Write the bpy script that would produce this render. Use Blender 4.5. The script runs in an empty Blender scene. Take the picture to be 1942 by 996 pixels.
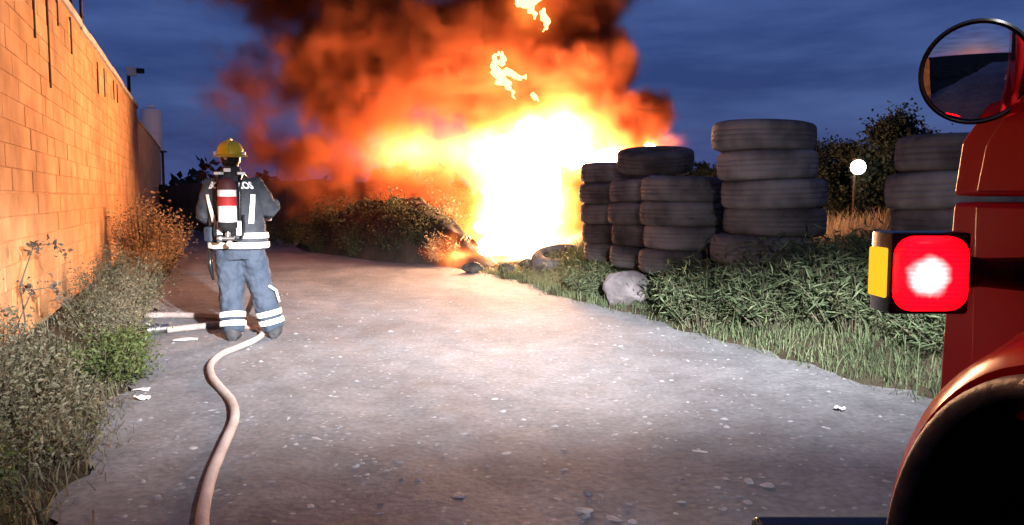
import bpy, bmesh, math, random
import numpy as np
from mathutils import Vector, Matrix

random.seed(7)
rng = np.random.default_rng(11)
S = bpy.context.scene
COL = S.collection
R = math.radians

# ------------------------------------------------------------------ camera
cam_d = bpy.data.cameras.new('camera')
cam = bpy.data.objects.new('camera', cam_d)
COL.objects.link(cam)
cam.location = (0, 0, 1.36)
cam.rotation_euler = (R(90 - 4.69), 0, 0)
cam_d.sensor_width = 36
cam_d.lens = 27.8
cam_d.clip_start = 0.05
cam_d.clip_end = 3000
S.camera = cam

# ------------------------------------------------------------------ dusk sky
W = bpy.data.worlds.new('World')
S.world = W
W.use_nodes = True
wn, wl = W.node_tree.nodes, W.node_tree.links
bg = wn['Background']
sky = wn.new('ShaderNodeTexSky')
sky.sky_type = 'NISHITA'
sky.sun_disc = False
sky.sun_elevation = R(1.0)
sky.sun_rotation = R(200)
sky.ozone_density = 4.0
tc = wn.new('ShaderNodeTexCoord')
mp = wn.new('ShaderNodeMapping')
mp.inputs['Scale'].default_value = (1.6, 1.6, 9.0)
cl = wn.new('ShaderNodeTexNoise')
cl.inputs['Scale'].default_value = 2.2
cl.inputs['Detail'].default_value = 5
cl.inputs['Roughness'].default_value = 0.55
clr = wn.new('ShaderNodeValToRGB')
clr.color_ramp.elements[0].position = 0.36
clr.color_ramp.elements[0].color = (0.048, 0.082, 0.33, 1)
clr.color_ramp.elements[1].position = 0.66
clr.color_ramp.elements[1].color = (0.125, 0.205, 0.58, 1)
skm = wn.new('ShaderNodeMixRGB')
skm.blend_type = 'MIX'
skm.inputs['Fac'].default_value = 0.92        # a high veil of dusk cloud over the clear sky
wl.new(tc.outputs['Generated'], mp.inputs['Vector'])
wl.new(mp.outputs['Vector'], cl.inputs['Vector'])
wl.new(cl.outputs['Fac'], clr.inputs['Fac'])
wl.new(sky.outputs['Color'], skm.inputs['Color1'])
wl.new(clr.outputs['Color'], skm.inputs['Color2'])
wl.new(skm.outputs['Color'], bg.inputs['Color'])
bg.inputs['Strength'].default_value = 0.5

# ------------------------------------------------------------------ render settings
S.view_settings.view_transform = 'Standard'
S.view_settings.look = 'None'
S.view_settings.exposure = 0.0
S.view_settings.gamma = 1.0
S.render.engine = 'CYCLES'
cy = S.cycles
cy.use_denoising = True
cy.use_adaptive_sampling = True
cy.adaptive_threshold = 0.02
cy.max_bounces = 5
cy.diffuse_bounces = 2
cy.glossy_bounces = 3
cy.transmission_bounces = 3
cy.volume_bounces = 1
cy.transparent_max_bounces = 6
cy.volume_step_rate = 2.0
cy.volume_max_steps = 256
cy.sample_clamp_indirect = 4.0
cy.caustics_reflective = False
cy.caustics_refractive = False


# ================================================================== helpers
def tag(o, label=None, cat=None, group=None, kind=None):
    if label: o['label'] = label
    if cat: o['category'] = cat
    if group: o['group'] = group
    if kind: o['kind'] = kind
    return o


def link(o, parent=None):
    COL.objects.link(o)
    if parent is not None:
        o.parent = parent
    return o


def empty(name, loc, rz=0.0):
    o = bpy.data.objects.new(name, None)
    o.empty_display_size = 0.1
    o.location = loc
    o.rotation_euler = (0, 0, rz)
    return link(o)


def mesh_from(name, verts, faces, mat=None, smooth=False):
    me = bpy.data.meshes.new(name)
    me.from_pydata([tuple(v) for v in verts], [], [tuple(f) for f in faces])
    if mat: me.materials.append(mat)
    if smooth:
        me.polygons.foreach_set('use_smooth', [True] * len(me.polygons))
    me.update()
    return me


def fast_mesh(name, V, F, mat=None, smooth=False):
    """V (n,3) array, F (m,k) int array, all faces with the same k."""
    V = np.asarray(V, dtype=np.float32); F = np.asarray(F, dtype=np.int32)
    me = bpy.data.meshes.new(name)
    m, k = F.shape
    me.vertices.add(len(V)); me.vertices.foreach_set('co', V.ravel())
    me.loops.add(m * k); me.loops.foreach_set('vertex_index', F.ravel())
    me.polygons.add(m)
    me.polygons.foreach_set('loop_start', np.arange(m, dtype=np.int32) * k)
    if smooth: me.polygons.foreach_set('use_smooth', np.ones(m, dtype=bool))
    if mat: me.materials.append(mat)
    me.update(calc_edges=True)
    return me


class MB:
    """Collects shapes into one mesh."""
    def __init__(s): s.v = []; s.f = []

    def add(s, verts, faces):
        b = len(s.v)
        s.v += [tuple(v) for v in verts]
        s.f += [tuple(i + b for i in f) for f in faces]
        return s

    def box(s, c, d, rz=0.0, ch=0.0, mat4=None):
        x, y, z = d[0] / 2, d[1] / 2, d[2] / 2
        if ch <= 0:
            vs = [(i, j, k) for k in (-z, z) for j in (-y, y) for i in (-x, x)]
            fs = [(0, 2, 3, 1), (4, 5, 7, 6), (0, 1, 5, 4), (2, 6, 7, 3), (0, 4, 6, 2), (1, 3, 7, 5)]
        else:
            bm = bmesh.new()
            bmesh.ops.create_cube(bm, size=1)
            bmesh.ops.scale(bm, vec=d, verts=bm.verts)
            bmesh.ops.bevel(bm, geom=list(bm.edges), offset=ch, segments=2, profile=0.6, affect='EDGES')
            bm.verts.index_update()
            vs = [tuple(v.co) for v in bm.verts]; fs = [[v.index for v in f.verts] for f in bm.faces]
            bm.free()
        M = Matrix.Translation(c) @ (mat4 if mat4 is not None else Matrix.Rotation(rz, 4, 'Z'))
        return s.add([M @ Vector(v) for v in vs], fs)

    def tube(s, pts, rad, n=8, cap=True, flat=1.0):
        pts = [Vector(p) for p in pts]
        if not hasattr(rad, '__len__'): rad = [rad] * len(pts)
        t0 = (pts[1] - pts[0]).normalized()
        ref = Vector((0, 0, 1)) if abs(t0.z) < 0.9 else Vector((1, 0, 0))
        nrm = t0.cross(ref).normalized()
        vs, fs = [], []
        for i, p in enumerate(pts):
            a = pts[max(i - 1, 0)]; b = pts[min(i + 1, len(pts) - 1)]
            t = (b - a).normalized()
            nrm = (nrm - t * nrm.dot(t)).normalized()
            bn = t.cross(nrm)
            r = rad[i]
            if not hasattr(r, '__len__'): r = (r, r * flat)
            for j in range(n):
                th = 2 * math.pi * j / n
                vs.append(p + nrm * (math.cos(th) * r[0]) + bn * (math.sin(th) * r[1]))
        for i in range(len(pts) - 1):
            for j in range(n):
                k = (j + 1) % n
                fs.append((i * n + j, i * n + k, (i + 1) * n + k, (i + 1) * n + j))
        if cap:
            fs.append(tuple(range(n))[::-1]); fs.append(tuple((len(pts) - 1) * n + j for j in range(n)))
        return s.add(vs, fs)

    def rings(s, rs, n=24, cap=True, M=None):
        """rs: (cx, cy, cz, rx, ry) stacked horizontal ellipses."""
        vs, fs = [], []
        for (cx, cy_, cz, rx, ry) in rs:
            for j in range(n):
                th = 2 * math.pi * j / n
                vs.append(Vector((cx + rx * math.cos(th), cy_ + ry * math.sin(th), cz)))
        for i in range(len(rs) - 1):
            for j in range(n):
                k = (j + 1) % n
                fs.append((i * n + j, i * n + k, (i + 1) * n + k, (i + 1) * n + j))
        if cap:
            fs.append(tuple(range(n))[::-1]); fs.append(tuple((len(rs) - 1) * n + j for j in range(n)))
        if M is not None: vs = [M @ v for v in vs]
        return s.add(vs, fs)

    def lathe(s, prof, n=32, M=None, closed=False, a0=0.0, a1=2 * math.pi):
        """prof: (r, z) points turned round Z."""
        full = abs(a1 - a0 - 2 * math.pi) < 1e-6
        m = n if full else n + 1
        vs, fs = [], []
        for j in range(m):
            th = a0 + (a1 - a0) * j / n
            for (r, z) in prof:
                vs.append(Vector((r * math.cos(th), r * math.sin(th), z)))
        k = len(prof)
        for j in range(n):
            j2 = (j + 1) % m
            for i in range(k if closed else k - 1):
                i2 = (i + 1) % k
                fs.append((j * k + i, j2 * k + i, j2 * k + i2, j * k + i2))
        if M is not None: vs = [M @ v for v in vs]
        return s.add(vs, fs)

    def build(s, name, mat, parent=None, smooth=False, auto=None):
        me = mesh_from(name, s.v, s.f, mat, smooth)
        o = link(bpy.data.objects.new(name, me), parent)
        if auto is not None:
            bm = bmesh.new(); bm.from_mesh(me)
            for e in bm.edges:
                if len(e.link_faces) == 2 and e.calc_face_angle(0) > R(auto): e.smooth = False
            for f in bm.faces: f.smooth = True
            bm.to_mesh(me); bm.free()
        return o


def smooth_path(pts, k=6):
    pts = [Vector(p) for p in pts]; out = []
    for i in range(len(pts) - 1):
        p0 = pts[max(i - 1, 0)]; p1 = pts[i]; p2 = pts[i + 1]; p3 = pts[min(i + 2, len(pts) - 1)]
        for j in range(k):
            t_ = j / k
            out.append(0.5 * ((2 * p1) + (p2 - p0) * t_ + (2 * p0 - 5 * p1 + 4 * p2 - p3) * t_ ** 2 + (3 * p1 - p0 - 3 * p2 + p3) * t_ ** 3))
    out.append(pts[-1]); return out

# ------------------------------------------------------------------ materials
def mat(name, col, rough=0.8, col2=None, scale=8.0, bump=0.0, bscale=None, metal=0.0, spec=0.3, rand=0.0, detail=5, island=False, coat=0.0, ramp=(0.35, 0.65), stain=0.0):
    m = bpy.data.materials.new(name)
    m.use_nodes = True
    nt = m.node_tree; n = nt.nodes; l = nt.links
    p = n['Principled BSDF']
    p.inputs['Roughness'].default_value = rough
    p.inputs['Metallic'].default_value = metal
    p.inputs['Specular IOR Level'].default_value = spec
    p.inputs['Coat Weight'].default_value = coat
    p.inputs['Base Color'].default_value = (*col, 1)
    tcn = n.new('ShaderNodeTexCoord')
    out = None
    if stain > 0:
        gw = n.new('ShaderNodeNewGeometry')
    if col2 is not None:
        nz = n.new('ShaderNodeTexNoise'); nz.inputs['Scale'].default_value = scale; nz.inputs['Detail'].default_value = detail
        l.new(tcn.outputs['Object'], nz.inputs['Vector'])
        cr = n.new('ShaderNodeValToRGB')
        cr.color_ramp.elements[0].position = ramp[0]; cr.color_ramp.elements[1].position = ramp[1]
        cr.color_ramp.elements[0].color = (*col, 1); cr.color_ramp.elements[1].color = (*col2, 1)
        l.new(nz.outputs['Fac'], cr.inputs['Fac'])
        out = cr.outputs['Color']
        if stain > 0:                          # soot and damp patches across the whole face
            l.new(gw.outputs['Position'], nz.inputs['Vector'])
            mpn = n.new('ShaderNodeMapping'); mpn.inputs['Scale'].default_value = (1.0, 1.0, 0.35); l.new(gw.outputs['Position'], mpn.inputs['Vector'])
            n2 = n.new('ShaderNodeTexNoise'); n2.inputs['Scale'].default_value = 0.9; n2.inputs['Detail'].default_value = 7; n2.inputs['Roughness'].default_value = 0.6; l.new(mpn.outputs[0], n2.inputs['Vector'])
            c2 = n.new('ShaderNodeValToRGB'); c2.color_ramp.elements[0].position = 0.32; c2.color_ramp.elements[1].position = 0.58
            c2.color_ramp.elements[0].color = (1 - stain, 1 - stain, 1 - stain * 0.9, 1); c2.color_ramp.elements[1].color = (1.05, 1.05, 1.05, 1); l.new(n2.outputs['Fac'], c2.inputs['Fac'])
            m2 = n.new('ShaderNodeMixRGB'); m2.blend_type = 'MULTIPLY'; m2.inputs['Fac'].default_value = 1; l.new(out, m2.inputs['Color1']); l.new(c2.outputs['Color'], m2.inputs['Color2']); out = m2.outputs['Color']
    if rand > 0:
        hsv = n.new('ShaderNodeHueSaturation')
        if out is not None: l.new(out, hsv.inputs['Color'])
        else: hsv.inputs['Color'].default_value = (*col, 1)
        mr = n.new('ShaderNodeMapRange')
        mr.inputs['To Min'].default_value = 1 - rand; mr.inputs['To Max'].default_value = 1 + rand
        if island:
            g = n.new('ShaderNodeNewGeometry'); l.new(g.outputs['Random Per Island'], mr.inputs['Value'])
        else:
            g = n.new('ShaderNodeObjectInfo'); l.new(g.outputs['Random'], mr.inputs['Value'])
        l.new(mr.outputs['Result'], hsv.inputs['Value'])
        out = hsv.outputs['Color']
    if out is not None: l.new(out, p.inputs['Base Color'])
    if bump > 0:
        b = n.new('ShaderNodeBump'); b.inputs['Strength'].default_value = bump; b.inputs['Distance'].default_value = 0.02
        nb = n.new('ShaderNodeTexNoise'); nb.inputs['Scale'].default_value = bscale or scale * 4; nb.inputs['Detail'].default_value = 6
        l.new(tcn.outputs['Object'], nb.inputs['Vector']); l.new(nb.outputs['Fac'], b.inputs['Height'])
        l.new(b.outputs['Normal'], p.inputs['Normal'])
    return m


def leafy(m, k):
    n = m.node_tree.nodes; l = m.node_tree.links; p = n['Principled BSDF']
    t_ = n.new('ShaderNodeBsdfTranslucent'); mx_ = n.new('ShaderNodeMixShader'); mx_.inputs['Fac'].default_value = k
    l.new(p.inputs['Base Color'].links[0].from_socket, t_.inputs['Color'])
    l.new(p.outputs[0], mx_.inputs[1]); l.new(t_.outputs[0], mx_.inputs[2]); l.new(mx_.outputs[0], n['Material Output'].inputs['Surface'])


def emat(name, col, strength):
    m = bpy.data.materials.new(name); m.use_nodes = True
    n = m.node_tree.nodes; n.remove(n['Principled BSDF'])
    e = n.new('ShaderNodeEmission'); e.inputs['Color'].default_value = (*col, 1); e.inputs['Strength'].default_value = strength
    m.node_tree.links.new(e.outputs[0], n['Material Output'].inputs['Surface'])
    return m


M = {}
M['soil'] = mat('soil', (0.035, 0.028, 0.02), 1.0, (0.075, 0.062, 0.045), 1.3, 0.6, 9, spec=0.0)
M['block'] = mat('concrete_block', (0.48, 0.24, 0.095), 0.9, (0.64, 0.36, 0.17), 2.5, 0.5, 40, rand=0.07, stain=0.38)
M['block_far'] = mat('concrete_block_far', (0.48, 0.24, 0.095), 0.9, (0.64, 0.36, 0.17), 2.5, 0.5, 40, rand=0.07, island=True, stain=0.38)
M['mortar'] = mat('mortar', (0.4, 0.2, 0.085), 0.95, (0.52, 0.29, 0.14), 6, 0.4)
M['concrete'] = mat('concrete', (0.4, 0.38, 0.35), 0.85, (0.55, 0.53, 0.5), 3, 0.4, 30)
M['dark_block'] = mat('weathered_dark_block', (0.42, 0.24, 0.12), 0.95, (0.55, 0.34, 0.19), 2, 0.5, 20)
M['iron'] = mat('rusty_iron', (0.035, 0.022, 0.016), 0.8, (0.08, 0.04, 0.025), 9, 0.3)
M['tank'] = mat('white_plastic', (0.75, 0.75, 0.76), 0.5)
M['tyre'] = mat('dusty_rubber', (0.045, 0.04, 0.042), 0.85, (0.15, 0.14, 0.145), 2.6, 0.5, 22, rand=0.3)
M['stone'] = mat('pale_stone', (0.26, 0.25, 0.25), 0.9, (0.42, 0.41, 0.41), 9, 0.5, 40, rand=0.15)
M['gravel'] = mat('gravel', (0.17, 0.17, 0.18), 0.85, (0.32, 0.32, 0.33), 5, 0.3, 50, rand=0.3, island=True)
M['grass'] = mat('green_grass', (0.055, 0.085, 0.042), 0.65, (0.125, 0.155, 0.085), 1.1, rand=0.35, island=True)
M['weed'] = mat('weed_leaf', (0.045, 0.065, 0.028), 0.7, (0.11, 0.12, 0.065), 2.0, rand=0.4, island=True)
M['weed_mid'] = mat('soft_weed_leaf', (0.06, 0.09, 0.045), 0.7, (0.14, 0.17, 0.095), 1.6, rand=0.4, island=True)
M['weed_pale'] = mat('pale_weed_leaf', (0.085, 0.095, 0.055), 0.7, (0.2, 0.185, 0.13), 2.5, rand=0.45, island=True)
M['weed_green'] = mat('fresh_weed_leaf', (0.05, 0.08, 0.022), 0.65, (0.105, 0.135, 0.045), 2.0, rand=0.35, island=True)
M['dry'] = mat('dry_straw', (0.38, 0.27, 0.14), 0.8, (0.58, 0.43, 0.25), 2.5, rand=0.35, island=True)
M['stem'] = mat('dry_stem', (0.055, 0.05, 0.035), 0.9, (0.11, 0.095, 0.065), 5)
M['dark_leaf'] = mat('tree_leaf', (0.01, 0.016, 0.008), 0.8, (0.026, 0.032, 0.017), 1.0, rand=0.4, island=True)
for k_, v_ in (('weed_mid', 0.4), ('grass', 0.35), ('weed', 0.35), ('weed_pale', 0.4), ('weed_green', 0.4), ('dry', 0.5)): leafy(M[k_], v_)
M['bark'] = mat('bark', (0.05, 0.04, 0.03), 0.95, (0.1, 0.08, 0.06), 6, 0.6)
M['heap'] = mat('heap_soil', (0.018, 0.014, 0.011), 0.95, (0.05, 0.036, 0.028), 2.2, 0.9, 9)
M['char'] = mat('charred', (0.02, 0.018, 0.017), 0.9, (0.07, 0.06, 0.05), 8, 0.7)
M['fence'] = mat('weathered_sheet', (0.07, 0.065, 0.06), 0.7, (0.14, 0.12, 0.11), 1.5, 0.2, rand=0.25)
M['hose'] = mat('woven_hose', (0.36, 0.3, 0.28), 0.85, (0.52, 0.45, 0.42), 5, 0.35, 120)
M['chrome'] = mat('cast_aluminium', (0.6, 0.6, 0.6), 0.3, metal=1.0)
M['black'] = mat('black_plastic', (0.01, 0.01, 0.011), 0.22, spec=0.25)
M['rubber'] = mat('black_rubber', (0.01, 0.01, 0.01), 0.9, (0.016, 0.016, 0.016), 10, 0.3, spec=0.1)


# ================================================================== ground and road
ER = [(-60, 3.4), (-10, 3.3), (0, 3.2), (3.5, 3.05), (5.44, 2.69), (5.93, 2.52), (6.73, 2.18), (7.79, 1.83), (9.02, 1.39), (10.87, 0.58), (13.14, -0.1), (14.88, -0.95), (17.44, -2.1), (19.8, -3.7), (22.5, -5.6), (27.3, -8.6), (36, -14), (60, -26)]
EL = [(-60, -1.7), (-10, -1.5), (0, -1.5), (3.17, -1.85), (3.8, -2.05), (4.72, -2.4), (6.2, -2.95), (9.02, -4.1), (13.1, -5.75), (17.7, -7.4), (22, -9.6), (28, -12.4), (36, -17), (60, -30)]
def edge_r(y): return np.interp(y, [a for a, b in ER], [b for a, b in ER])
def edge_l(y): return np.interp(y, [a for a, b in EL], [b for a, b in EL])
def sst(a, b, x):
    t = np.clip((x - a) / (b - a), 0, 1); return t * t * (3 - 2 * t)
def wob(x, y):
    return (np.sin(x * 2.1 + y * 1.3) + np.sin(x * 3.7 - y * 2.9 + 1.1) * 0.6 + np.sin(x * 7.3 + y * 6.1 + 2.0) * 0.35) / 1.95
def height(x, y):
    x = np.asarray(x, float); y = np.asarray(y, float)
    dr = x - edge_r(y); dl = edge_l(y) - x
    near_r = sst(-0.15, 0.15, dr); near_l = sst(-0.15, 0.15, dl)
    far = 1 - sst(12, 30, np.hypot(x, y - 8)) * 0.7
    h = -0.07 + 0.07 * np.maximum(near_r, near_l)
    low_ = 1 - 0.8 * sst(12.2, 14.2, y) * (1 - sst(0.9, 1.6, x))
    h = h + 0.5 * sst(0.05, 1.9, dr) * far * low_ + 0.14 * sst(0.0, 1.2, dl) * far
    h = h + 0.05 * wob(x, y) * np.maximum(sst(0.1, 0.9, dr), sst(0.1, 0.9, dl) * 0.6)
    return h


xs = np.concatenate([[-700, -400, -200, -110, -70, -45, -32, -24], np.arange(-18, 14.01, 0.22), [16, 20, 27, 38, 55, 85, 140, 250, 420, 700]])
ys = np.concatenate([[-700, -400, -200, -100, -50, -30, -20, -13, -9, -6], np.arange(-4, 36.01, 0.25), [40, 47, 56, 70, 90, 120, 170, 260, 420, 700, 1200]])
gx, gy = np.meshgrid(xs, ys)
V = np.stack([gx, gy, height(gx, gy)], -1).reshape(-1, 3)
nx, ny = len(xs), len(ys)
ii, jj = np.meshgrid(np.arange(nx - 1), np.arange(ny - 1))
b = (jj * nx + ii).ravel()
F = np.stack([b, b + 1, b + nx + 1, b + nx], 1)
ground = link(bpy.data.objects.new('ground', fast_mesh('ground', V, F, M['soil'], True)))
tag(ground, kind='structure')

# road material: compacted gravel
rm = bpy.data.materials.new('gravel_road'); rm.use_nodes = True
n, l = rm.node_tree.nodes, rm.node_tree.links
p = n['Principled BSDF']; p.inputs['Roughness'].default_value = 0.85; p.inputs['Specular IOR Level'].default_value = 0.3
tcn = n.new('ShaderNodeTexCoord')
def noise(sc, det=5, src=None):
    z = n.new('ShaderNodeTexNoise'); z.inputs['Scale'].default_value = sc; z.inputs['Detail'].default_value = det
    l.new(src or tcn.outputs['Object'], z.inputs['Vector']); return z.outputs['Fac']
def ramp(src, a, ca, b_, cb):
    r = n.new('ShaderNodeValToRGB'); e = r.color_ramp.elements
    e[0].position = a; e[0].color = (*ca, 1); e[1].position = b_; e[1].color = (*cb, 1)
    l.new(src, r.inputs['Fac']); return r.outputs['Color']
big = ramp(noise(0.55, 6), 0.35, (0.115, 0.118, 0.13), 0.65, (0.19, 0.194, 0.208))
fine = ramp(noise(26, 8), 0.3, (0.75, 0.75, 0.75), 0.7, (1.2, 1.2, 1.2))
mx = n.new('ShaderNodeMixRGB'); mx.blend_type = 'MULTIPLY'; mx.inputs['Fac'].default_value = 1
l.new(big, mx.inputs['Color1']); l.new(fine, mx.inputs['Color2'])
patch = ramp(noise(4.5, 10), 0.36, (0.86, 0.855, 0.855), 0.64, (1.1, 1.1, 1.105))
mxp = n.new('ShaderNodeMixRGB'); mxp.blend_type = 'MULTIPLY'; mxp.inputs['Fac'].default_value = 1
l.new(mx.outputs['Color'], mxp.inputs['Color1']); l.new(patch, mxp.inputs['Color2']); mx = mxp
vo = n.new('ShaderNodeTexVoronoi'); vo.inputs['Scale'].default_value = 17
l.new(tcn.outputs['Object'], vo.inputs['Vector'])
peb = n.new('ShaderNodeMath'); peb.operation = 'LESS_THAN'; peb.inputs[1].default_value = 0.2
l.new(vo.outputs['Distance'], peb.inputs[0])
gate = n.new('ShaderNodeMath'); gate.operation = 'GREATER_THAN'; gate.inputs[1].default_value = 0.78
sp = n.new('ShaderNodeSeparateColor'); l.new(vo.outputs['Color'], sp.inputs['Color']); l.new(sp.outputs['Red'], gate.inputs[0])
pm = n.new('ShaderNodeMath'); pm.operation = 'MULTIPLY'; l.new(peb.outputs[0], pm.inputs[0]); l.new(gate.outputs[0], pm.inputs[1])
mx2 = n.new('ShaderNodeMixRGB'); l.new(pm.outputs[0], mx2.inputs['Fac']); l.new(mx.outputs['Color'], mx2.inputs['Color1']); mx2.inputs['Color2'].default_value = (0.27, 0.275, 0.29, 1)
l.new(mx2.outputs['Color'], p.inputs['Base Color'])
bp = n.new('ShaderNodeBump'); bp.inputs['Strength'].default_value = 0.28; bp.inputs['Distance'].default_value = 0.02
ad = n.new('ShaderNodeMath'); ad.operation = 'ADD'; l.new(noise(22, 8), ad.inputs[0]); l.new(noise(5, 4), ad.inputs[1])
l.new(ad.outputs[0], bp.inputs['Height']); l.new(bp.outputs['Normal'], p.inputs['Normal'])

def road_z(x, y):
    return 0.004 + 0.012 * wob(x * 0.9, y * 0.7) + 0.006 * np.sin(x * 9 + np.sin(y * 5)) - 0.012 * np.exp(-((x - 0.75 + 0.3 * np.maximum(y - 5, 0) + 0.05 * np.sin(y * 1.7)) ** 2) / 0.07) - 0.012 * np.exp(-((x + 0.75 + 0.3 * np.maximum(y - 5, 0) + 0.05 * np.sin(y * 1.4)) ** 2) / 0.07)
yr = np.concatenate([np.arange(-14, 2, 0.5), np.arange(2, 20, 0.12), np.arange(20, 46, 0.5)])
t = np.linspace(0, 1, 60)
jag = rng.normal(0, 0.035, (2, len(yr)))
el = edge_l(yr) - 0.12 - 0.06 * np.sin(yr * 3.1) - 0.05 * np.sin(yr * 7.7) + jag[0]; er = edge_r(yr) + 0.1 + 0.06 * np.sin(yr * 2.7 + 1) + 0.05 * np.sin(yr * 8.3) + jag[1]
X = el[:, None] * (1 - t) + er[:, None] * t
Y = np.repeat(yr[:, None], 60, 1)
Z = road_z(X, Y)
nx, ny = 60, len(yr)
ii, jj = np.meshgrid(np.arange(nx - 1), np.arange(ny - 1)); b = (jj * nx + ii).ravel()
road = link(bpy.data.objects.new('dirt_road', fast_mesh('dirt_road', np.stack([X, Y, Z], -1).reshape(-1, 3), np.stack([b, b + 1, b + nx + 1, b + nx], 1), rm, True)))
tag(road, kind='structure')


# ================================================================== block boundary wall
WU = Vector((-0.3666, 0.9304, 0.0))          # along the wall, away from the camera
WN = Vector((0.9304, 0.3666, 0.0))           # out of the wall, towards the road
WP = Vector((-4.12, 6.4, 0.0))
WH = 3.74
wrot = math.atan2(WU.y, WU.x)
S0, S1 = -7.5, 16.1
wall = empty('boundary_wall', WP, wrot)       # local x along the wall, local -y towards the road
tag(wall, 'tall grey concrete block wall glowing orange along the road', 'wall')
core = MB()
core.box(((S0 + S1) / 2, 0.087, WH / 2 - 0.05), (S1 - S0, 0.18, WH + 0.08)).build('mortar_core', M['mortar'], wall)
BL, BH = 0.45, 0.2
def block_mesh(lx):
    j = 0.0025
    x0, x1, z0, z1 = j, lx - j, j, BH - j
    c = 0.004
    vs = [(x0, 0.02, z0), (x1, 0.02, z0), (x1, 0.02, z1), (x0, 0.02, z1), (x0, -0.006, z0), (x1, -0.006, z0), (x1, -0.006, z1), (x0, -0.006, z1),
          (x0 + c, -0.012, z0 + c), (x1 - c, -0.012, z0 + c), (x1 - c, -0.012, z1 - c), (x0 + c, -0.012, z1 - c)]
    fs = []
    for a in (0, 4):
        for i in range(4):
            k = (i + 1) % 4
            fs.append((a + i, a + k, a + 4 + k, a + 4 + i))
    fs.append((8, 9, 10, 11))
    return vs, fs
bv, bf = block_mesh(BL)
bme = mesh_from('block', bv, bf, M['block'])
hv, hf = block_mesh(BL / 2)
hme = mesh_from('half_block', hv, hf, M['block'])
cand = []
rows = int(WH / BH)
for r in range(rows):
    s = S0 + (BL / 2 if r % 2 else 0)
    while s + BL <= S1:
        cand.append((s, r)); s += BL
def size_key(c):                               # apparent size from where the photograph was taken
    s, r = c
    P = WP + WU * s
    dist = math.hypot(P.x, P.y)
    inview = P.y > 3.0 and P.x / max(P.y, 0.1) > -0.70
    z = r * BH
    vis = inview and (z - 1.36) / P.y < 0.34 and (z > 0.5)
    return (0 if vis else 1, dist)
cand.sort(key=size_key)
far_mb = MB()
for i, (s, r) in enumerate(cand):
    off = random.uniform(-0.004, 0.004)
    z = r * BH + (0.012 if r >= 7 else 0)
    if i < 298:
        o = bpy.data.objects.new('block', bme); o.location = (s, off, z); link(o, wall)
    else:
        far_mb.add([(v[0] + s, v[1] + off, v[2] + z) for v in bv], bf)
tag(far_mb.build('block_courses', M['block_far'], wall), kind='stuff')
s_ = S0
while s_ < S1 - 0.05:
    L_ = min(random.uniform(0.9, 1.3), S1 - s_)
    cp = MB(); cp.box((s_ + L_ / 2, 0.09 + random.uniform(-0.008, 0.008), WH + 0.03 + random.uniform(-0.014, 0.014)), (L_ - 0.01, 0.27, 0.1), ch=0.014); cp.build('coping', M['concrete'], wall)
    s_ += L_
# thin dark upright strips laid on the wall face near its top
for (s, z0, z1, w) in [(1.72, 2.94, 3.62, 0.05), (2.5, 2.55, 3.66, 0.06), (3.2, 3.35, 3.66, 0.05), (4.23, 3.2, 3.66, 0.07), (7.07, 3.04, 3.54, 0.09), (8.04, 3.1, 3.58, 0.09), (9.67, 3.24, 3.6, 0.1), (10.4, 3.26, 3.62, 0.1)]:
    q = MB(); q.box((s, -0.018, (z0 + z1) / 2), (w, 0.018, z1 - z0), ch=0.003); q.build('dark_strip', M['iron'], wall)

# two iron rods and a bracket on the wall top
def rod(s, h, lab, br):
    P = WP + WU * s - WN * 0.1
    e = empty('iron_rod', (P.x, P.y, WH + 0.06))
    tag(e, lab, 'rod', 'iron rods on the wall')
    q = MB(); q.tube([(0, 0, 0), (0.01, 0, h * 0.5), (0.0, 0.0, h)], 0.022, 6); q.build('shaft', M['iron'], e, True)
    q = MB(); q.box((0, 0, 0.015), (0.14, 0.14, 0.03), ch=0.004); q.build('base_plate', M['iron'], e)
    if br:
        q = MB(); q.tube([(-0.2, 0, 0.28), (0.03, 0, 0.3)], 0.03, 6); q.build('bracket', M['iron'], e)
rod(5.27, 0.32, 'shorter thin iron rod standing on top of the block wall', False)
rod(6.33, 2.2, 'taller dark iron rod with bracket on top of the block wall', True)

# darker wall that carries on beyond the lit one
fw = empty('far_wall', WP + WU * S1 - WN * 0.12, wrot)
tag(fw, 'dark weathered far stretch of wall beyond the glowing blocks', 'wall')
q = MB(); q.box((8.4, 0.12, 1.79), (16.8, 0.22, 3.6)); q.build('wall_face', M['dark_block'], fw)
q = MB(); q.box((8.4, 0.12, 3.63), (16.8, 0.28, 0.08), ch=0.01); q.build('coping', M['dark_block'], fw)

# white tank and a floodlight behind the wall
tk = empty('water_tank', (-18.5, 41.0, 0)); tk.scale = (1.1, 1.1, 1.4)
tag(tk, 'white water tank rising behind the far end of the wall', 'tank')
q = MB(); q.lathe([(0.0, 2.7), (0.42, 2.7), (0.44, 2.75), (0.45, 3.3), (0.47, 3.32), (0.47, 3.38), (0.45, 3.4), (0.46, 4.1), (0.44, 4.16), (0.2, 4.24), (0.0, 4.26)], 32); q.build('vessel', M['tank'], tk, auto=40)
q = MB(); q.lathe([(0.0, 4.25), (0.19, 4.25), (0.19, 4.32), (0.0, 4.33)], 24); q.build('lid', M['tank'], tk, auto=40)
for sx in (-1, 1):
    for sy in (-1, 1):
        q = MB(); q.box((sx * 0.33, sy * 0.33, 1.33), (0.09, 0.09, 2.7)); q.build('leg', M['iron'], tk)
q = MB(); q.box((0, 0, 2.67), (0.95, 0.95, 0.06)); q.build('platform', M['iron'], tk)

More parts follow.
